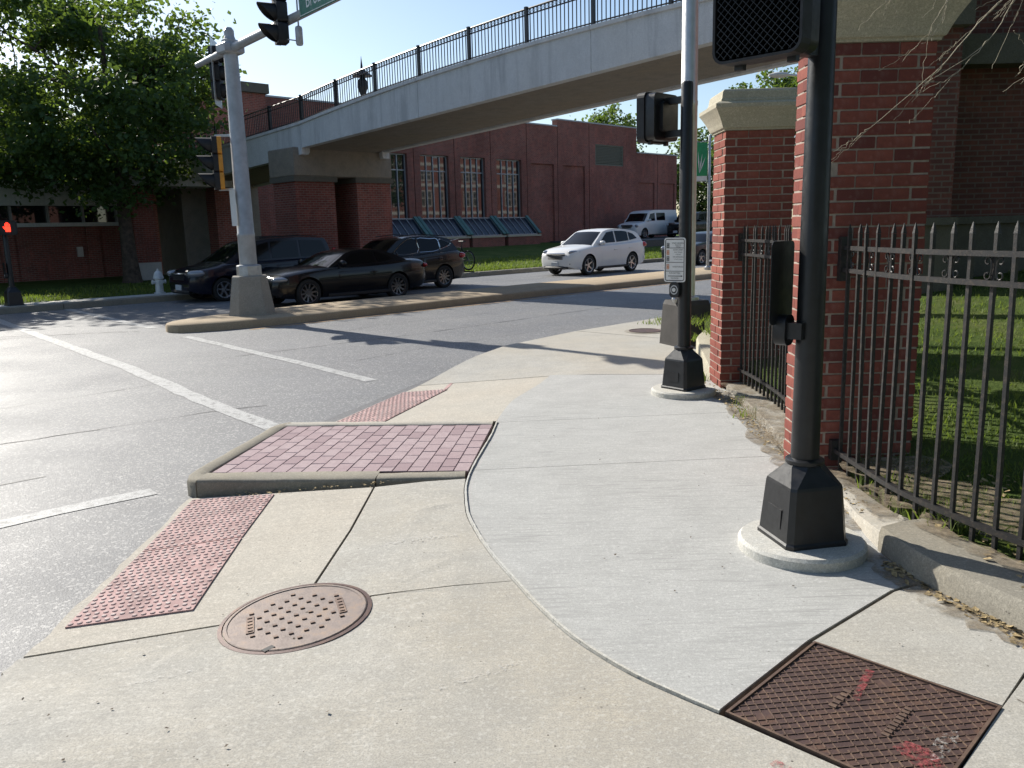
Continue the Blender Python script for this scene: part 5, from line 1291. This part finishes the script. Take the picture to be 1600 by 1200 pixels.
    MB().box((X(-.02), 0, .42), (.03, .34, .15), bev=.006).build('licence_plate', M['plate'], t)
    MB().tube([(X(-.005 + .16 * (y / hw) ** 2), y, .3) for y in [.62 * hw * (-1 + q / 4) for q in range(9)]], .055, 6).build('lower_intake', M['trim'], t)
    MB().box((X(L) + .0, 0, .5), (.06, W * .78, .18), bev=.03).build('rear_bumper', sp.get('bumper', sp['paint']), t)
    for sg in (-1, 1):
        MB().box((X(L / 2 + .02), sg * (hw - .035), .245), (sp['wb'] - 2 * r_ - .14, .06, .09), bev=.02).build('sill', M['trim'], t)
        if sp.get('rails'): MB().tube([(X(d), sg * (ghw(z) - .06), z + .03) for d, z in sp['rails']], .016, 6).build('roof_rail', sp.get('rail_mat', M['trim']), t)
    ty, rm, hb = wheel_meshes(r_, .225, sp.get('spokes', 5), None); first = True
    for d in wx:
        for sg in (-1, 1):
            wy = sg * (hw - .135)
            if first:
                tyre = ty.build('wheel', M['tyre'], t); tyre.data.shade_smooth(); rim = rm.build('rim', sp.get('rim', M['rim']), tyre); rim.data.shade_smooth(); rim.data.set_sharp_from_angle(angle=R(35)); hub = hb.build('brake_disc', M['trim'], tyre); mesh3 = (tyre.data, rim.data, hub.data); o = tyre; first = False
            else:
                o = link('wheel', mesh3[0], None, t); link('rim', mesh3[1], None, o); link('brake_disc', mesh3[2], None, o)
            o.location = (X(d), wy, r_); o.rotation_euler = (0, random.uniform(0, 1.2), 0 if sg > 0 else math.pi)
    return t
RZ = R(225)
def at_road(s_front, t_near, L, W): return tuple(ST(s_front + L / 2, t_near + W / 2, ZR))
SUVW = dict(name='suv', L=4.66, W=1.87, H=1.65, r=.355, wb=2.69, fo=.92, paint=M['car_white'], fog=True, chromeline=False,
    top=[(0, .66), (.1, .8), (.35, .92), (.9, 1.0), (1.25, 1.04), (2.4, 1.07), (3.6, 1.12), (4.3, 1.16), (4.5, 1.1), (4.62, .95), (4.66, .8)],
    gh=[(1.05, 1.0), (1.55, 1.3), (2.02, 1.56), (2.6, 1.635), (3.3, 1.62), (3.95, 1.54), (4.25, 1.44), (4.5, 1.08)], wi=(0, 2, 6, 7),
    win=[[(1.62, 1.1), (2.2, 1.49), (2.62, 1.535), (2.62, 1.13)], [(2.7, 1.13), (2.7, 1.537), (3.2, 1.53), (3.5, 1.5), (3.5, 1.17)], [(3.56, 1.175), (3.56, 1.49), (3.86, 1.41), (4.08, 1.24)]], doors=[(1.5, 2.66), (2.68, 3.62)],
    head=(.3, .74, .83, (.26, .13, .075), .5), tail=(4.5, .82, 1.0, (.12, .16, .1)), mirror=(1.62, .93, 1.12), grille=(.5, .58, .8))
car('white crossover driving left past the lawn', SUVW, at_road(23.25, 19.85, 4.66, 1.87), RZ, 'car').scale = (1, 1, 1.05)
SUVB = dict(SUVW); SUVB.update(L=4.6, W=1.86, paint=M['car_black'], chromeline=True, softwin=True, fog=False, rim=M['rim_dark'], spokes=10, rails=[(2.1, 1.62), (2.8, 1.675), (3.9, 1.6)],
    top=[(0, .7), (.1, .84), (.35, .96), (.9, 1.02), (1.25, 1.05), (2.4, 1.08), (3.6, 1.15), (4.2, 1.18), (4.42, 1.12), (4.56, .95), (4.6, .8)],
    gh=[(1.05, 1.0), (1.55, 1.32), (2.02, 1.58), (2.6, 1.665), (3.3, 1.66), (3.85, 1.6), (4.12, 1.5), (4.42, 1.1)],
    win=[[(1.62, 1.12), (2.2, 1.5), (2.62, 1.555), (2.62, 1.15)], [(2.7, 1.15), (2.7, 1.557), (3.2, 1.55), (3.5, 1.53), (3.5, 1.2)], [(3.56, 1.21), (3.56, 1.52), (3.86, 1.46), (4.02, 1.36)]],
    tail=(4.42, .82, 1.0, (.13, .17, .1)), chrome_bar=True)
suvb = car('black crossover with a bicycle rack waiting behind the coupe', SUVB, at_road(13.5, 19.97, 4.6, 1.86), RZ, 'car')
MB().bar((-2.25, 0, .4), (-2.85, 0, .4), .06, .06).bar((-2.82, 0, .4), (-2.82, 0, .95), .05, .05).bar((-2.66, -.7, .43), (-2.66, .8, .43), .05, .04).build('bike_rack', M['trim'], suvb)
MINI = dict(SUVW); MINI.update(name='minivan', L=4.65, W=1.83, H=1.75, r=.33, wb=2.85, fo=.9, paint=M['car_navy'], fog=False, spokes=6, mirror_mat=M['car_navy'],
    top=[(0, .66), (.08, .8), (.3, .9), (.8, .99), (1.05, 1.05), (2.4, 1.08), (3.6, 1.1), (4.35, 1.1), (4.5, 1.05), (4.62, .9), (4.65, .7)],
    gh=[(.85, 1.0), (1.35, 1.3), (1.85, 1.6), (2.4, 1.71), (3.3, 1.74), (4.1, 1.71), (4.42, 1.62), (4.58, 1.04)], bow=.1, yt=.76,
    win=[[(1.55, 1.12), (2.0, 1.5), (2.4, 1.6), (2.4, 1.13)], [(2.48, 1.13), (2.48, 1.605), (3.35, 1.63), (3.35, 1.14)], [(3.43, 1.14), (3.43, 1.63), (4.2, 1.6), (4.4, 1.16)]], doors=[(1.4, 2.44), (2.46, 3.4)],
    head=(.2, .76, .8, (.24, .15, .1), .5), tail=(4.58, .88, 1.15, (.06, .1, .22)), mirror=(1.5, .93, 1.13), grille=(.42, .62, .8), rails=[(2.2, 1.69), (3.3, 1.735), (4.1, 1.7)])
car('dark navy minivan waiting at the line nearest the far kerb', MINI, at_road(9.75, 21.85, 4.65, 1.83), RZ, 'car')
COUP = dict(SUVW); COUP.update(name='coupe', L=4.75, W=1.88, H=1.4, r=.345, wb=2.78, fo=.88, paint=M['car_black'], fog=False, rim=M['rim_dark'], spokes=10, crown=.045, mirror_mat=M['car_black'],
    top=[(0, .6), (.06, .72), (.25, .8), (.8, .9), (1.45, .95), (2.4, .96), (3.4, .99), (4.0, 1.03), (4.55, 1.02), (4.7, .93), (4.75, .75)],
    gh=[(1.3, .92), (1.75, 1.13), (2.15, 1.31), (2.6, 1.385), (3.05, 1.375), (3.5, 1.29), (3.95, 1.14), (4.3, .98)], wi=(0, 2, 5, 7), yt=.66, bow=.16,
    win=[[(1.9, 1.0), (2.3, 1.25), (2.75, 1.3), (3.0, 1.29), (3.0, 1.02)], [(3.07, 1.02), (3.07, 1.285), (3.4, 1.2), (3.62, 1.08)]], doors=[(1.62, 3.02)],
    head=(.2, .76, .7, (.2, .14, .07), .45), tail=(4.68, .7, .86, (.05, .26, .07)), mirror=(1.85, .93, 1.03), grille=(.5, .52, .7), chrome_bar=False)
car('low black coupe waiting beside the median behind the mast', COUP, at_road(10.1, 18.0, 4.75, 1.88), RZ, 'car')
SED = dict(COUP); SED.update(name='car', L=4.6, H=1.46, W=1.8, paint=M['car_grey'], rim=M['rim'], spokes=5, chrome_bar=True, r=.33,
    gh=[(1.15, .95), (1.6, 1.18), (2.0, 1.37), (2.5, 1.45), (3.1, 1.44), (3.6, 1.33), (3.95, 1.18), (4.2, 1.0)], doors=[(1.5, 2.55), (2.57, 3.5)], head=(.22, .76, .76, (.24, .16, .1), .5),
    top=[(0, .62), (.06, .75), (.25, .86), (.8, .94), (1.3, .98), (2.4, .99), (3.4, 1.0), (4.0, 1.03), (4.4, 1.02), (4.55, .93), (4.6, .75)])
car('dark sedan coming up at the edge of the farther pillar', SED, at_road(31.2, 19.9, 4.6, 1.8), RZ, 'car')
# parked vehicles on a small lot beside the hall
def at_lot(s_, t_, L): return tuple(ST(s_ + L / 2, t_, zfar(s_, t_) + .3))
lot = slab('parking_lot', [tuple(ST(*q)[:2]) for q in ((44, 31.5), (72, 31.5), (72, 39.8), (44, 39.8))], M['asphalt_lot'], None, lambda x, y: zfar(44, 35) + .28, step=30, inset=0, thick=.6); tag(lot, 'grey asphalt parking lot beside the brick hall', kind='structure')
VAN = dict(SUVW); VAN.update(name='van', road=False, L=5.3, W=2.0, H=2.05, r=.36, wb=3.4, fo=.9, paint=M['car_white'], fog=False, spokes=8, yt=.85, yb=.95, bow=.08,
    top=[(0, .8), (.06, .95), (.3, 1.08), (.8, 1.14), (1.05, 1.2), (2.4, 1.22), (4.6, 1.22), (5.2, 1.2), (5.3, .8)], gh=[(.85, 1.15), (1.2, 1.5), (1.5, 1.85), (2.0, 2.02), (3.3, 2.06), (4.8, 2.04), (5.1, 1.98), (5.25, 1.18)],
    win=[[(1.35, 1.25), (1.65, 1.75), (2.2, 1.82), (2.2, 1.26)], [(2.4, 1.28), (2.4, 1.82), (3.5, 1.83), (3.5, 1.28)]], doors=[(1.15, 2.3)], head=(.12, .78, .9, (.1, .16, .11), .3), tail=(5.26, .9, 1.2, (.05, .08, .2)), mirror=(1.35, .95, 1.3), grille=(.5, .74, .98))
lz = zfar(44, 35) + .285
car('white van parked by the brick hall wall', VAN, tuple(ST(51.4, 36.6, lz)), R(225), 'van')
JEEP = dict(VAN); JEEP.update(name='suv', L=4.6, W=1.9, H=1.9, wb=2.75, paint=M['car_black'], spokes=5, top=[(0, .85), (.05, 1.0), (.3, 1.06), (.9, 1.08), (1.25, 1.1), (2.4, 1.12), (4.0, 1.12), (4.55, 1.1), (4.6, .8)],
    gh=[(1.15, 1.05), (1.4, 1.4), (1.65, 1.72), (2.1, 1.83), (3.0, 1.85), (4.0, 1.83), (4.35, 1.78), (4.5, 1.08)], win=[[(1.6, 1.18), (1.85, 1.62), (2.4, 1.68), (2.4, 1.18)], [(2.5, 1.18), (2.5, 1.68), (3.3, 1.7), (3.3, 1.18)], [(3.4, 1.18), (3.4, 1.7), (4.1, 1.68), (4.2, 1.2)]], doors=[(1.45, 2.45), (2.47, 3.35)],
    head=(.06, .72, .9, (.06, .12, .11), .2), tail=(4.56, .9, 1.0, (.05, .08, .15)), mirror=(1.55, .95, 1.2), grille=(.48, .72, .98))
car('boxy black sport utility parked in front of the white van', JEEP, tuple(ST(53.4, 34.0, lz)), R(225), 'car')
BLU = dict(SUVB); BLU.update(paint=M['car_blue'], road=False, chromeline=False, rails=None)
car('blue crossover parked half hidden behind the farther pillar', BLU, tuple(ST(62.0, 32.8, lz)), R(225), 'car')

# bicycle carried on the rack
bk0 = Vector(suvb.location) + AX_D * 2.68 + UP * .47
bi = thing('bicycle', 'dark bicycle hung on the rear rack of the black crossover', 'bicycle', tuple(bk0), R(135))
def torus(m, c, r_, rr, n_=28): m.tube([Vector(c) + Vector((r_ * math.cos(a), 0, r_ * math.sin(a))) for a in [2 * math.pi * q / n_ for q in range(n_ + 1)]], rr, 6, cap=False); return m
for x in (-.52, .52):
    o = torus(MB(), (x, 0, .33), .31, .022).build('wheel', M['tyre'], bi); torus(MB(), (x, 0, .33), .285, .01).build('rim', M['rim'], o)
    s_ = MB()
    for q in range(14): a = q * R(360 / 14); s_.tube([(x, .02 * (-1) ** q, .33), (x + .285 * math.cos(a), 0, .33 + .285 * math.sin(a))], .0015, 3)
    s_.build('spoke', M['rim'], o, kind='stuff')
fr_ = MB()
for a, b in (((-.52, 0, .33), (-.1, 0, .3)), ((-.1, 0, .3), (-.22, 0, .82)), ((-.52, 0, .33), (-.2, 0, .74)), ((-.2, 0, .74), (.35, 0, .8)), ((-.1, 0, .3), (.37, 0, .72)), ((.33, 0, .9), (.39, 0, .66)), ((.39, 0, .66), (.52, 0, .33))): fr_.tube([a, b], .017, 7)
fr_.build('frame', M['black_metal'], bi)
MB().tube([(.33, 0, .9), (.33, 0, 1.0)], .014, 6).tube([(.27, -.31, 1.04), (.33, -.2, 1.01), (.35, 0, .99), (.33, .2, 1.01), (.27, .31, 1.04)], .013, 6).build('handlebar', M['rim'], bi)
MB().tube([(-.22, 0, .82), (-.24, 0, .93)], .013, 6).box((-.24, 0, .95), (.25, .13, .05), bev=.02).build('saddle', M['black_matte'], bi); torus(MB(), (-.1, 0, .3), .09, .008).tube([(-.1, .07, .3), (.05, .07, .24)], .008, 5).tube([(-.1, -.07, .3), (-.25, -.07, .36)], .008, 5).build('crank', M['rim_dark'], bi)

# ------------------------------------------------------------------ trees
def leaf_mesh(name, pts, size, mat, parent, seed, drop=.35):
    rnd = random.Random(seed); V = []; F = []
    for p in pts:
        sz = size * rnd.uniform(.6, 1.35); a = rnd.uniform(0, 6.283); el = rnd.uniform(-.9, .9)
        d = Vector((math.cos(a) * math.cos(el), math.sin(a) * math.cos(el), math.sin(el) - drop)).normalized()
        s = d.cross(Vector((rnd.uniform(-1, 1), rnd.uniform(-1, 1), rnd.uniform(-1, 1))));
        if s.length < .05: continue
        s.normalize(); nn = d.cross(s); b = len(V); w_ = sz * .33
        V += [p, p + d * sz * .45 + s * w_ + nn * sz * .08, p + d * sz, p + d * sz * .45 - s * w_ + nn * sz * .08]
        F += [[b, b + 1, b + 2], [b, b + 2, b + 3]]
    me = bpy.data.meshes.new(name); me.from_pydata([tuple(v) for v in V], [], F)
    return link(name, me, mat, parent, True)
def tree(label, base, H, crown_c, rad, n_clump, per, leaf, seed, tr=.3, mat='leaf', limbs=9, group=None, csp=.5, fork=.34):
    rnd = random.Random(seed); base = Vector(base); t = thing('tree', label, 'tree', tuple(base), group=group)
    cc = base + Vector(crown_c); m = MB(); lean = Vector((rnd.uniform(-.25, .25), rnd.uniform(-.25, .25), 0))
    tp = [base + Vector((0, 0, -.1)), base + Vector((0, 0, .25)), base + Vector((0, 0, H * .12)) + lean * .2, base + Vector((0, 0, H * fork)) + lean * .5, base + Vector((0, 0, H * .6)) + lean, base + Vector((0, 0, H * .88)) + lean * 1.5]
    m.tube(catmull(tp, 4), [tr * 1.5, tr * 1.35, tr * 1.2, tr * 1.12] + [tr * (1.05 - .85 * k / 16) for k in range(17)], 12); clumps = []
    # clump centres through the crown's volume, denser in the shell
    while len(clumps) < n_clump:
        v = Vector((rnd.gauss(0, 1), rnd.gauss(0, 1), rnd.gauss(0, 1))).normalized() * (rnd.uniform(.2, 1) ** .45)
        q = cc + Vector((v.x * rad[0], v.y * rad[1], v.z * rad[2])); nz = noise.noise(q * .33 + Vector((seed, 0, 0)))
        if nz < -.22: continue
        clumps.append(cc + (q - cc) * (1 + .35 * nz))
    for k in range(limbs):
        a = k * 2.4 + rnd.uniform(-.3, .3); z0 = H * rnd.uniform(fork * .8, .72); p0 = base + Vector((0, 0, z0)) + lean * (z0 / H)
        tgt = min(clumps, key=lambda c: (c - (p0 + Vector((math.cos(a) * rad[0] * .8, math.sin(a) * rad[1] * .8, H * .14)))).length); mid = p0.lerp(tgt, .5) + Vector((rnd.uniform(-.3, .3), rnd.uniform(-.3, .3), .35))
        r0 = tr * (.5 - .3 * z0 / H); P = catmull([p0, mid, tgt], 5); m.tube(P, [r0 * (1 - .85 * i / (len(P) - 1)) for i in range(len(P))], 7)
        for _ in range(6):
            i = rnd.randrange(2, len(P)); c = min(clumps, key=lambda c: (c - P[i]).length + rnd.uniform(0, 1.6)); md = P[i].lerp(c, .5) + Vector((rnd.uniform(-.15, .15), rnd.uniform(-.15, .15), .12)); m.tube([P[i], md, c], [r0 * .32, r0 * .2, .008], 5)
    m.build('trunk', M['bark'], t, world=True, smooth=60)
    pts = []
    for c in clumps:
        sx = csp * rnd.uniform(.6, 1.3)
        for _ in range(int(per * rnd.uniform(.6, 1.3))): pts.append(c + Vector((rnd.gauss(0, sx), rnd.gauss(0, sx), rnd.gauss(0, sx * .6))))
    leaf_mesh('crown', pts, leaf, M[mat], t, seed + 1)
    return t
def far_ground(s_, t_): p = ST(s_, t_); p.z = zfar(s_, t_); return p
tree('large leafy tree on the lawn left of the signal mast', far_ground(11.7, 31.3), 10.2, (-1.0, -.2, 6.7), (4.7, 4.4, 3.9), 380, 125, .2, 3, .3, limbs=14, group='trees on the far lawn', csp=.42)
tree('leafy tree at the left edge behind the large one', far_ground(3.3, 33.2), 9.0, (0, 0, 5.4), (3.4, 3.4, 3.4), 200, 90, .2, 11, .22, limbs=9, group='trees on the far lawn', csp=.45)
tree('tree beyond the left edge shading the far kerb', far_ground(-4.5, 30.5), 9.5, (0, 0, 5.6), (4.2, 4.2, 3.9), 200, 70, .24, 17, .25, limbs=8, group='trees on the far lawn', csp=.5)
tree('rounded tree crown showing just above the farther pillar', (15.2, 45.5, .5), 9.0, (-.4, 0, 6.0), (2.9, 2.9, 3.2), 150, 80, .24, 23, .2, 'leaf_light' and 'leaf', group='trees behind the hall', csp=.45)
tree('tree top peeking over the low end of the brick hall', tuple(ST(66, 52, .8)), 11.8, (0, 0, 7.8), (3.6, 3.6, 4), 150, 60, .34, 29, .25, group='trees behind the hall', csp=.6)
tree('dark tree behind the green banner', tuple(ST(69, 42, .8)), 9.5, (0, 0, 5.0), (4.2, 4.2, 4.4), 190, 70, .34, 31, .25, group='trees behind the hall', csp=.6)
tree('broad tree at the far end of the road', tuple(ST(92, 27, .3)), 9.0, (0, 0, 4.8), (4.6, 4.6, 4), 170, 55, .4, 37, .3, group='trees behind the hall', csp=.7)
tree('tree beyond the far end of the road on the near side', tuple(ST(100, 6, .3)), 10.0, (0, 0, 5.2), (5, 5, 4.5), 170, 55, .42, 41, .3, group='trees behind the hall', csp=.7)
tree('added unseen tree dimming the sky behind the viewer on the near corner', (-4.5, -11.5, 0), 11, (0, 0, 6.5), (5.5, 4, 5), 170, 45, .4, 51, .3, group='added sky-dimming trees behind the viewer', csp=.8)  # this and the next two: unseen, added to cut sky light from behind
tree('added unseen tree dimming the sky behind the viewer beside the sidewalk', (4.5, -10.0, 0), 11, (0, 0, 6.0), (5.5, 4, 5.2), 170, 45, .4, 53, .3, group='added sky-dimming trees behind the viewer', csp=.8)
tree('added unseen tree dimming the sky behind the viewer on the fenced lawn', (13.0, -5.0, .8), 11, (0, 0, 6.0), (5.0, 5, 5.2), 170, 45, .4, 57, .3, group='added sky-dimming trees behind the viewer', csp=.8)
# tree outside the right edge, its bare hanging shoots reaching into view
tb = Vector((5.2, 3.9, zlawn(5.2, 3.9))); tt = thing('tree', 'bare pale shoots hanging in from the upper right corner', 'tree', tuple(tb))
m = MB(); m.tube(catmull([tb - UP * .1, tb + Vector((.05, 0, 1.2)), tb + Vector((-.1, .1, 2.6)), tb + Vector((-.6, .2, 3.6)), tb + Vector((-1.7, .3, 4.1)), tb + Vector((-2.3, .35, 4.0))], 5), [.17 * (1 - .9 * i / 25) for i in range(26)], 9)
m.tube(catmull([tb + Vector((-.1, .1, 2.6)), tb + Vector((.3, .2, 4)), tb + Vector((.2, .1, 5.6))], 5), [.1 * (1 - .8 * i / 10) for i in range(11)], 8); m.build('trunk', M['bark'], tt, world=True, smooth=60)
rt = random.Random(5); m = MB()
def shoot(P, r0, kids=3, dep=0):
    C_ = catmull([Vector(p) for p in P], 6); C_ = [p + Vector((rt.gauss(0, .004), rt.gauss(0, .004), rt.gauss(0, .004))) for p in C_]
    m.tube(C_, [max(.0011, r0 * (1 - .8 * i / (len(C_) - 1))) for i in range(len(C_))], 5)
    if dep < 2:
        for _ in range(kids):
            i = rt.randrange(len(C_) // 4, len(C_) - 2); d = (C_[i + 1] - C_[i]).normalized(); L_ = rt.uniform(.12, .34) * (1 - .3 * dep)
            sd = Vector((rt.uniform(-.5, .1), rt.uniform(-.4, .4), rt.uniform(-.5, .25))); shoot([C_[i], C_[i] + (d + sd * .5) * L_ * .5, C_[i] + (d * 1.0 + sd * .9) * L_], r0 * .55, 2, dep + 1)
shoot([(3.3, 4.22, 4.05), (2.85, 4.25, 3.2), (2.42, 4.3, 2.66), (2.1, 4.3, 2.32), (1.74, 4.3, 2.02)], .0055, 5)
shoot([(3.2, 4.2, 4.05), (2.75, 4.15, 3.2), (2.5, 4.2, 2.75), (2.38, 4.25, 2.5), (2.08, 4.28, 2.3)], .0045, 4)
shoot([(3.0, 4.25, 4.1), (2.45, 4.3, 3.25), (2.25, 4.3, 2.86), (2.18, 4.32, 2.6)], .004, 3)
shoot([(3.3, 4.15, 4.0), (3.1, 4.1, 3.1), (2.95, 4.15, 2.6), (2.6, 4.2, 2.4), (2.5, 4.2, 2.32)], .0045, 4)
shoot([(3.0, 4.3, 4.1), (2.3, 4.35, 3.3), (1.98, 4.36, 2.9), (1.93, 4.36, 2.7)], .0035, 2)
m.build('shoot', M['twig'], tt, world=True, fix=False, kind='stuff')
pts = [tb + Vector((.6 + rt.gauss(0, 1.7), 1.2 + rt.gauss(0, 1.7), max(4.6, 6.6 + rt.gauss(0, .9)))) for _ in range(7000)]; leaf_mesh('crown', pts, .22, M['leaf_light'], tt, 77)  # leaf canopy out of view, added to block sky light on the right

# ------------------------------------------------------------------ grass blades, weeds, leaf litter
def blades(name, label, pts, h, mat, seed, wd=.008, cat='grass'):
    rnd = random.Random(seed); V = []; F = []
    for p in pts:
        a = rnd.uniform(0, 6.283); hh = h * rnd.uniform(.5, 1.3); s = Vector((math.cos(a), math.sin(a), 0)) * wd * rnd.uniform(.7, 1.3); l = Vector((rnd.gauss(0, .4), rnd.gauss(0, .4), 0)) * hh; b = len(V)
        V += [p - s, p + s, p + l * .45 + UP * hh * .6 + s * .6, p + l * .45 + UP * hh * .6 - s * .6, p + l + UP * hh]; F += [[b, b + 1, b + 2, b + 3], [b + 3, b + 2, b + 4]]
    me = bpy.data.meshes.new(name); me.from_pydata([tuple(v) for v in V], [], F); o = link(name, me, mat); return tag(o, label, None, None, 'stuff')
rg = random.Random(9); pts = []
while len(pts) < 26000:
    y = 3.0 + 9 * rg.random() ** 1.6; x = 2.15 + 5.5 * rg.random() ** 1.4; lim = interp([(2.6, 2.45), (3.1, 2.42), (3.7, 2.2), (4.3, 2.13), (8, 2.3)], y)
    if x < lim + .06 or (x < 2.46 and 5.5 < y < 8.7) or (1.9 < x < 2.58 and 5.13 < y < 5.6) or (2.1 < x < 2.8 and 8.2 < y < 8.66): continue
    if noise.noise(Vector((x * 1.7, y * 1.7, 0))) + rg.uniform(-.4, .4) < -.25: continue
    pts.append(Vector((x, y, zlawn(x, y) - .01 + noise.noise(Vector((x, y, 0)) * 1.3) * .02)))
blades('grass', 'short grass blades of the lawn behind the iron fence', pts, .05, M['blade'], 4, .006)
pts = []
while len(pts) < 26000:
    s_, t_ = rg.uniform(2, 60), 24.1 + 5.5 * rg.random() ** 1.8
    if s_ < 10.6 and t_ < 24.85: continue
    if 44 < s_ and t_ > 31.4: continue
    pts.append(far_ground(s_, t_) - UP * .02)
blades('grass', 'grass blades along the lawn edge across the road', pts, .13, M['blade'], 6, .022)
pts = []
for cx_, cy, n_, sp__ in ((2.45, 13.95, 60, .12), (2.75, 14.4, 70, .12), (2.05, 8.6, 10, .05), (2.35, 10.3, 80, .08), (2.16, 4.2, 40, .06), (2.17, 4.6, 40, .06), (2.24, 3.9, 60, .08), (2.05, 6.9, 25, .06), (2.1, 7.4, 25, .05), (3.5, 12.1, 120, .15)):
    for _ in range(n_): x, y = rg.gauss(cx_, sp__), rg.gauss(cy, sp__); pts.append(Vector((x, y, .0 if x < 2.2 and y > 5 else .1 if y < 5 else .2 if y < 12.5 and x > 2.3 else -.01)))
blades('weeds', 'little tufts of weeds along the pavement edges', pts, .09, M['blade'], 8, .006)
# dry leaves and grit
def litter(name, label, gen, n_, size, mat, seed, kind='stuff'):
    rnd = random.Random(seed); V = []; F = []
    for _ in range(n_):
        p = gen(rnd); a = rnd.uniform(0, 6.283); sz = size * rnd.uniform(.4, 1.4); d = Vector((math.cos(a), math.sin(a), rnd.uniform(-.2, .5))); s = Vector((-math.sin(a), math.cos(a), rnd.uniform(-.3, .4))) * .42; b = len(V)
        V += [p, p + d * sz * .5 + s * sz, p + d * sz, p + d * sz * .5 - s * sz + UP * sz * .12]; F += [[b, b + 1, b + 2], [b, b + 2, b + 3]]
    me = bpy.data.meshes.new(name); me.from_pydata([tuple(v) for v in V], [], F); return tag(link(name, me, mat), label, None, None, kind)
def g1(rnd):
    k = rnd.random(); p = Vector((1.84, 3.75, 0)).lerp(Vector((2.12, 2.72, 0)), k); p += Vector((-abs(rnd.gauss(0, .05)), rnd.gauss(0, .03), .006)); return p
litter('dry_leaves', 'dry leaf litter gathered at the foot of the low wall', g1, 420, .03, M['dry_leaf'], 3)
def g2(rnd):
    k = rnd.random(); p = Vector((2.0, 8.2, 0)).lerp(Vector((1.93, 4.3, 0)), k); return p + Vector((rnd.gauss(.03, .05), rnd.gauss(0, .05), .007 if rnd.random() < .6 else .05))
litter('grit', 'grit and crumbs of soil along the fence edging', g2, 1100, .02, M['dry_leaf'], 4)
def g3(rnd):
    x = rnd.uniform(2.1, 2.9); y = rnd.uniform(3.0, 4.6); return Vector((x, y, max(.13, zlawn(x, y) + .02)))
litter('dry_leaves', 'dry leaves lying in the grass under the near fence', g3, 260, .035, M['dry_leaf'], 5)
def g4(rnd):
    x = rnd.uniform(-1.95, -1.2) if rnd.random() < .7 else rnd.gauss(-.98, .06); y = rnd.gauss(5.37, .035); return Vector((x, y, zs(x, y) + .008))
litter('dry_leaves', 'dead grass crumbs caught along the paver bed kerb', g4, 130, .018, M['dry_leaf'], 6)
def g5(rnd):
    x, y = rnd.uniform(-2, 2), 2.1 + 5 * rnd.random() ** 1.5; return Vector((x, y, (zs(x, y) if x < -.3 else zn(x, y)) + .006))
litter('pebbles', 'dark specks and crumbs scattered over the sidewalk', g5, 70, .012, M['soil'], 7)
for pts_, w_ in (([(-.75, 4.2), (-.55, 4.26), (-.32, 4.28)], .07), ([(-1.6, 2.9), (-1.3, 3.0)], .05), ([(-.3, 2.75), (0, 2.9)], .06), ([(-1.9, 2.62), (-1.75, 2.7)], .05)  ): smear('scuff', dens(pts_, 5), w_ * .7, M['scuff'], lambda x, y: (zn(x, y) if x > -.1 and y > 3.3 else zs(x, y)) - .001, walk, .5)
smear('dirt_patch', dens([(2.35, 5.0), (2.3, 4.4), (2.42, 3.9), (2.6, 3.5), (2.85, 3.0)], 6), .5, M['dirt'], lambda x, y: zlawn(x, y) + .03, lw, .4)
def hair(pts_): smear('hairline_crack', dens([(x + rj.uniform(-.02, .02), y + rj.uniform(-.015, .015)) for x, y in dens(pts_, 5)], 3), .003, M['soil_pale'], lambda x, y: zs(x, y) - .0015, walk, .8)
hair([(1.72, 2.6), (1.8, 2.3), (2.1, 2.0)])
smear('spray_mark', [(.78, 2.28), (.9, 2.12), (1.0, 1.95)], .05, M['red_spray'], zs, walk); smear('spray_mark', [(-.75, 8.95), (-.72, 9.2), (-.7, 9.34)], .05, M['tactile'], zs, walk)
print('OBJ', len(bpy.data.objects))
